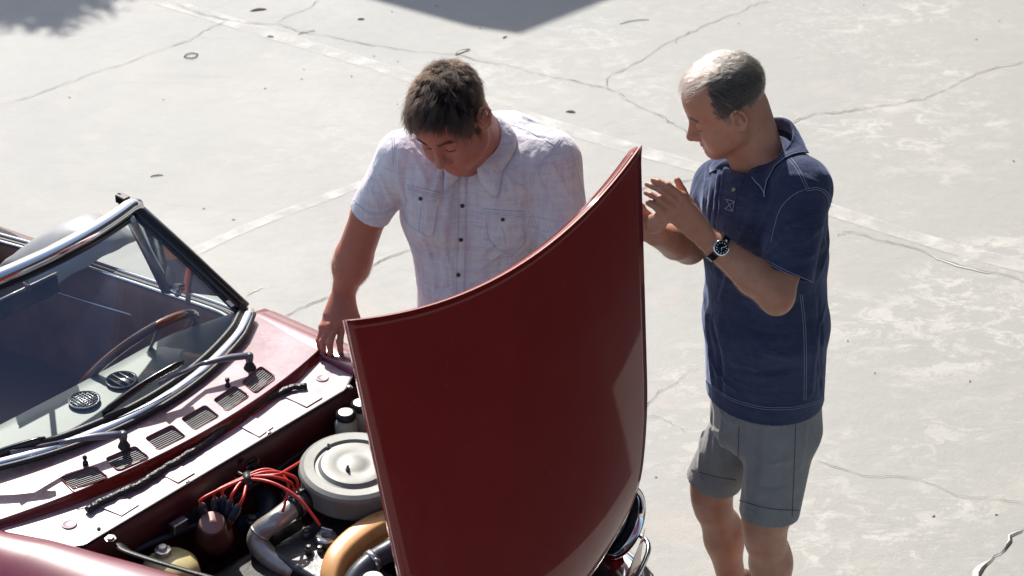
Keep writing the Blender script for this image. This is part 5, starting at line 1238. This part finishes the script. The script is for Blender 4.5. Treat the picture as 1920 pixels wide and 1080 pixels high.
# shirt
T = Sdf()
T.cap(PY(1434, 400, 5.20), PY(1435, 470, 5.19), (.165, .135, .12), (.172, .142, .12), 0, udir=l2)
T.cap(PY(1435, 470, 5.19), PY(1436, 600, 5.18), (.172, .142, .12), (.176, .150, .12), .03, udir=l2)
hemc = PY(1434, 734, 5.175)
T.cap(PY(1436, 600, 5.18), hemc, (.176, .150, .12), (.168, .150, .10), .03, udir=l2, cut=[(hemc + [0, 0, -.004], (0, 0, -1))])
T.cap(nb2 + [0, 0, -.05], n2 + [-.004, 0, -.012], .056, .070, .05); T.cap(nb2 + [0, 0, -.05], f2j + [.004, 0, -.006], .056, .066, .05)
T.cap(PY(1452, 296, 5.20), PY(1500, 345, 5.10), .058, .07, .04); T.cap(PY(1420, 305, 5.22), PY(1365, 345, 5.27), .052, .06, .04)
T.ell(PY(1470, 372, 5.24), np.stack([f2, l2, ZV], 1), [.085, .12, .12], .05)
T.ell(PY(1398, 395, 5.12), np.stack([f2, l2, ZV], 1), [.08, .13, .10], .06)
sh = PY(1476, 516, 4.94); ax2 = nrm(sh - n2)
T.cap(n2, sh, (.074, .072), (.066, .070), .03, udir=f2, cut=[(sh, nrm(ax2 + np.array([-.25, -.1, -.3])))])
sf = PY(1312, 445, 5.25); axf = nrm(sf - f2j); T.cap(f2j, sf, .068, .058, .03, cut=[(sf, axf)])
T0F = Sdf(); T0F.ops = list(T.ops)
for q, wd, am in [([(1328, 305), (1322, 350), (1318, 395)], .006, .006), ([(1340, 300), (1334, 350), (1328, 410)], .0055, .0065), ([(1350, 302), (1345, 350), (1338, 430)], .0055, .006), ([(1360, 308), (1354, 350), (1346, 440)], .0055, .005), ([(1334, 302), (1328, 350), (1322, 400)], .004, -.005), ([(1345, 305), (1340, 350), (1332, 420)], .004, -.005), ([(1355, 310), (1350, 350), (1342, 430)], .004, -.004),
                  ([(1420, 360), (1400, 430), (1372, 480)], .012, .006), ([(1445, 390), (1420, 440), (1392, 490)], .010, .005), ([(1395, 430), (1372, 500), (1350, 560)], .012, .006), ([(1500, 430), (1470, 450), (1438, 480)], .009, .005), ([(1545, 420), (1505, 455), (1450, 490)], .010, .005), ([(1555, 450), (1520, 480), (1470, 500)], .009, .004), ([(1530, 390), (1490, 410), (1455, 440)], .010, -.005),
                  ([(1560, 400), (1552, 460), (1535, 520)], .012, .004), ([(1550, 560), (1530, 640), (1522, 740)], .010, .005), ([(1535, 560), (1540, 650), (1538, 740)], .009, -.005), ([(1520, 600), (1535, 680), (1545, 750)], .008, .004), ([(1320, 540), (1330, 640), (1335, 720)], .013, .007), ([(1335, 600), (1350, 680), (1352, 740)], .012, -.006), ([(1400, 620), (1440, 660), (1490, 670)], .014, .004), ([(1370, 690), (1420, 700), (1480, 690)], .014, -.004), ([(1325, 640), (1345, 700), (1380, 730)], .010, .005),
                  ([(1470, 330), (1500, 330), (1540, 350)], .012, .004), ([(1400, 500), (1420, 560), (1460, 600)], .014, .004), ([(1410, 640), (1418, 700), (1415, 755)], .010, .003), ([(1462, 640), (1465, 700), (1460, 760)], .010, -.003)]:
    T.fold(FM(T0F, q), wd * .7, am * 1.5)
T.cap(sh + ax2 * .03, sh - ax2 * .05, (.060, .064), (.054, .058), .004, 's', udir=f2)
T.cap(hemc + [0, 0, -.03], hemc + [0, 0, .05], (.162, .144, .03), (.160, .140, .03), .004, 's', udir=l2)
nax2 = nrm([-.10, -.06, .9]); T.cap(nb2 + f2 * .02 + [0, 0, -.03], nb2 + f2 * .02 + [0, 0, -.03] + nax2 * .12, (.062, .060), (.08, .075), .01, 's', udir=l2)
shirt2 = T.build('polo_shirt', M['navy'], p2, .0031)
U_ = Sdf(); U_.cap(nb2 + f2 * .018 + [0, 0, -.055], nb2 + f2 * .018 + [0, 0, -.02], (.068, .066, .02), (.066, .064, .02), 0, udir=l2); U_.cap(nb2 + f2 * .018 + [0, 0, -.02], nb2 + f2 * .018 + [0, 0, .05], (.060), (.060), .004, 's'); U_.build('undershirt', M['undershirt'], p2, .003)
cl2, crow2 = collar(T, p2, M['navy'], nb2 + f2 * -.006 + l2 * .004 + [0, 0, .064], nax2 + l2 * -.10, f2 + np.array([0, 0, -.15]), .074, -.040, .026, .038, .042, gap=14, pang=52, drop=.036, tw=20., )
MB().tube([r_[-1] * .93 + r_[-3] * .07 + nrm(r_[-1] - nb2) * .0 + ZV * .002 for r_ in crow2], .0009, 5).build('collar_stitching', M['thread'], cl2)
pk, _ = patch(T, 'placket', M['navy'], p2, [(1378, 322), (1397, 330)], [(1361, 391), (1376, 397)], [(1378, 322), (1368, 360), (1361, 391)], [(1397, 330), (1384, 366), (1376, 397)], .0025, 6, 24)
button(T, (1377, 357), M['button2'], pk, .0058, .004)
for q in ([(1363, 374), (1378, 378)], [(1361, 391), (1375, 396)], [(1363, 374), (1375, 396)], [(1378, 378), (1361, 391)], [(1378, 378), (1375, 396)], [(1380, 322), (1369, 358), (1361, 391)]): stitch(T, q, M['thread'], pk, .0007, .0032, 20)
for q in ([(1469, 289), (1484, 305), (1496, 322), (1512, 354)], [(1473, 286), (1488, 302), (1500, 320), (1516, 352)], [(1512, 354), (1487, 366), (1464, 390), (1452, 425), (1446, 455)], [(1512, 354), (1534, 352), (1552, 362), (1562, 385), (1567, 410)], [(1512, 358), (1534, 356), (1549, 366), (1558, 388), (1563, 412)],
          [(1436, 487), (1476, 508), (1522, 528)], [(1435, 491), (1475, 512), (1521, 532)], [(1500, 552), (1506, 610), (1508, 680), (1507, 750)], [(1504, 552), (1510, 610), (1512, 680), (1511, 750)], [(1316, 700), (1340, 726), (1375, 748), (1425, 762), (1470, 764), (1505, 760), (1550, 746)], [(1316, 704), (1340, 730), (1375, 752), (1425, 766), (1470, 768), (1505, 764), (1550, 750)]):
    stitch(T, q, M['thread'], shirt2, .0005, .0006, 70)
# shorts
Q = Sdf()
Q.cap(PY(1436, 740, 5.18), PY(1436, 790, 5.18), (.160, .138, .1), (.166, .140, .1), 0, udir=l2)
hn, hf = PY(1442, 962, 5.07), PY(1338, 900, 5.285); tn, tf = PY(1466, 815, 5.11), PY(1392, 800, 5.26)
an_, af_ = nrm(hn - tn), nrm(hf - tf)
Q.cap(tn, hn, (.088, .098), (.082, .084), .03, udir=l2, cut=[(hn, nrm(an_ + np.array([.02, 0, -.5])))]); Q.cap(tf, hf, (.085, .092), (.078, .080), .02, udir=l2, cut=[(hf, nrm(af_ + np.array([.02, 0, -.5])))])
Q0 = Sdf(); Q0.ops = list(Q.ops); _sv = T0F
for q, wd, am in [([(1400, 790), (1440, 800), (1480, 790)], .010, .004), ([(1395, 800), (1402, 860), (1400, 940)], .012, .005), ([(1430, 800), (1430, 870), (1420, 940)], .016, .005), ([(1470, 830), (1465, 890), (1470, 950)], .014, -.004), ([(1320, 760), (1315, 820), (1312, 880)], .012, .006), ([(1335, 770), (1332, 820), (1330, 880)], .010, -.005), ([(1355, 780), (1352, 830), (1350, 890)], .012, .005), ([(1375, 790), (1350, 810), (1325, 800)], .009, .004), ([(1408, 850), (1450, 870), (1490, 860)], .010, .003), ([(1410, 905), (1450, 915), (1485, 905)], .009, -.003), ([(1350, 770), (1365, 790), (1385, 795)], .008, .006), ([(1512, 790), (1506, 840), (1500, 880)], .010, .004)]:
    Q.fold(FM(Q0, q), wd * .75, am * 1.5)
Q.cap(hn + an_ * .02, hn - an_ * .05, (.076, .078), (.078, .082), .004, 's', udir=l2); Q.cap(hf + af_ * .02, hf - af_ * .05, (.072, .074), (.074, .078), .004, 's', udir=l2)
sh2 = Q.build('shorts', M['grey_shorts'], p2, .0034)
for q in ([(1492, 785), (1490, 850), (1485, 968)], [(1386, 938), (1440, 953), (1498, 957)], [(1296, 880), (1335, 892), (1380, 900)], [(1466, 775), (1480, 783), (1491, 784)], [(1386, 800), (1384, 850), (1378, 905)]): stitch(Q, q, M['dark_thread'], sh2, .0009, .0006, 50)
for a in (an2, af2):
    a = a * [1, 1, 0] + [0, 0, .055]; H_ = Sdf(); H_.cap(a - f2 * .03, a + f2 * .16 + [0, 0, -.018], (.043, .048), (.05, .034), .02, udir=l2).cap(a, a + [0, 0, .04], .043, .042, .02); H_.ops.append(('i', lambda X: -(X[..., 2] - .002), a, 9, 0)); H_.build('shoe', M['shoe'], p2, .005)
# wristwatch
wc = PY(1338, 455, 4.95); wax = nrm(e2 - w2); fr_ = SB2.march([(1338, 451)])[0]; wn = nrm(SB2.grad(fr_[None])[0]); wn = nrm(wn - wax * (wn @ wax)); wv = np.cross(wax, wn)
cc_ = w2 + wax * .036
band = []
for k in range(40):
    a = 2 * math.pi * k / 40; d_ = wn * math.cos(a) + wv * math.sin(a); t_ = .045
    for _ in range(14): t_ -= float(SB2.at((cc_ + d_ * t_)[None])[0]) * .9
    band.append(cc_ + d_ * (t_ + .0022))
MBb = MB(); MBb.grid([[p - wax * .0095 for p in band], [p - wax * .0095 + nrm(p - cc_) * .002 for p in band], [p + wax * .0095 + nrm(p - cc_) * .002 for p in band], [p + wax * .0095 for p in band], [p - wax * .0095 for p in band]], True)
watch = MBb.build('watch_strap', M['blackgloss'], p2, True, auto=40)
wf = band[0] + wn * .003
MB().lathe(wf, [(.019, -.004), (.0205, .0), (.0205, .005), (.0185, .007), (.0165, .0068)], axis=wn, n=40, cap=False).build('watch_case', M['chrome'], watch)
dial = MB().lathe(wf, [(.0168, .0058), (.0003, .0058)], axis=wn, n=36).build('watch_dial', mat('dark_blue_dial', (.02, .03, .05), .25, coat=1.), p2)
MB().lathe(wf, [(.0182, .0066), (.0160, .0072)], axis=wn, n=36, cap=False).build('bezel', mat('blue_black_bezel', (.015, .02, .035), .2), watch)
for k in range(12):
    a = k * math.pi / 6; d_ = wv * math.cos(a) + wax * math.sin(a); MB().box(wf + d_ * .0128 + wn * .0064, d_ * .0016, np.cross(wn, d_) * .0009, wn * .0004).build('hour_mark', M['whitecap'], dial, False)
for a, l in ((.6, .008), (2.5, .0115)): d_ = wv * math.cos(a) + wax * math.sin(a); MB().box(wf + d_ * l * .45 + wn * .007, d_ * l * .55, np.cross(wn, d_) * .0007, wn * .0003).build('hand', M['whitecap'], dial, False)
MB().tube([wf - wv * .0 + wax * 0 + nrm(np.cross(wn, wax)) * .020 + wn * .002, wf + nrm(np.cross(wn, wax)) * .024 + wn * .002], .003, 8).build('crown', M['chrome'], watch)
# hair: grey and thin on top, denser and darker at the sides
HS = Sdf(); head_sdf(HS, O2, R2, sc2, heavy=.4)
def ramp(v, a, b): return np.clip((v - a) / (b - a), 0, 1)
def top_t(L):
    x, y, z = L.T; ay = np.abs(y)
    return ramp(z, .082, .096) * ramp(x, .080, .062) * ramp(ay, .058, .046) * .9 + ramp(z, .07, .09) * ramp(x, .0, -.03) * .5
def side_t(L):
    x, y, z = L.T; ay = np.abs(y); fr_ = .034 - .16 * (z - .05) + .003 * np.sin(z * 300)
    m = ((ay > .036) | (x < -.05)) * ramp(z, .018, .036) * ramp(x, fr_ + .006, fr_ - .012) * ramp(z, .120, .098)
    low = (x < -.014) * ramp(z, -.062, -.02) * ((x < -.044) | (z > .028)); burn = ramp(x, .002, .008) * ramp(x, .030, .018) * ramp(z, -.012, .012) * (z <= .036) * (ay > .05) * .8
    m = np.maximum(m, np.maximum(low, burn)) * ~((ay > .068) & (z < .022) & (x > -.040) & (x < .006))
    return m
tx, tl, tn_ = scalp_points(HS, O2, R2, sc2, 19000, top_t, 5)
stt = grow(tx, tl, tn_, R2, lambda L: np.stack([L[:, 0] * 0 + .9, -.25 + L[:, 1] * 6, L[:, 0] * 0], 1), lambda L: .030 + 0 * L[:, 0], lambda L: .85 + 0 * L[:, 0], k=6, clump=.35, clump_n=300, seed=7)
hair2 = hair_obj('hair', M['hair2'], p2, stt, .00034)
sx_, sl2, sn_ = scalp_points(HS, O2, R2, sc2, 60000, side_t, 6)
stt = grow(sx_, sl2, sn_, R2, lambda L: np.stack([-.55 + 0 * L[:, 0], L[:, 1] * 0, -.85 + 0 * L[:, 0]], 1), lambda L: .010 + .016 * np.clip((L[:, 2] - .01) / .07, 0, 1), lambda L: .45 + 0 * L[:, 0], k=5, clump=.3, clump_n=500, seed=8)
hair_obj('side_hair', M['hair2d'], hair2, stt, .00038)
arm_hair(b2, e2, w2, 1800, b2, 2); arm_hair(b2, e3, w3, 1000, b2, 3)
m_ = np.random.default_rng(4).random(len(stt)) < .24
hair_obj('grey_side_hair', M['hair2'], hair2, (stt + sn_[:, None, :] * np.linspace(.0004, .0022, 5)[None, :, None])[m_], .00034)
low_ = (sl2[:, 2] < .022)
hair_obj('sideburn_hair', M['hair2'], hair2, (stt + sn_[:, None, :] * .0008)[low_ & (np.random.default_rng(5).random(len(stt)) < .55)], .00034)
brows(HS, O2, R2, sc2, M['hair2d'], b2, 110); lashes(HS, O2, R2, sc2, b2)
print('man 2', time.time() - T0)
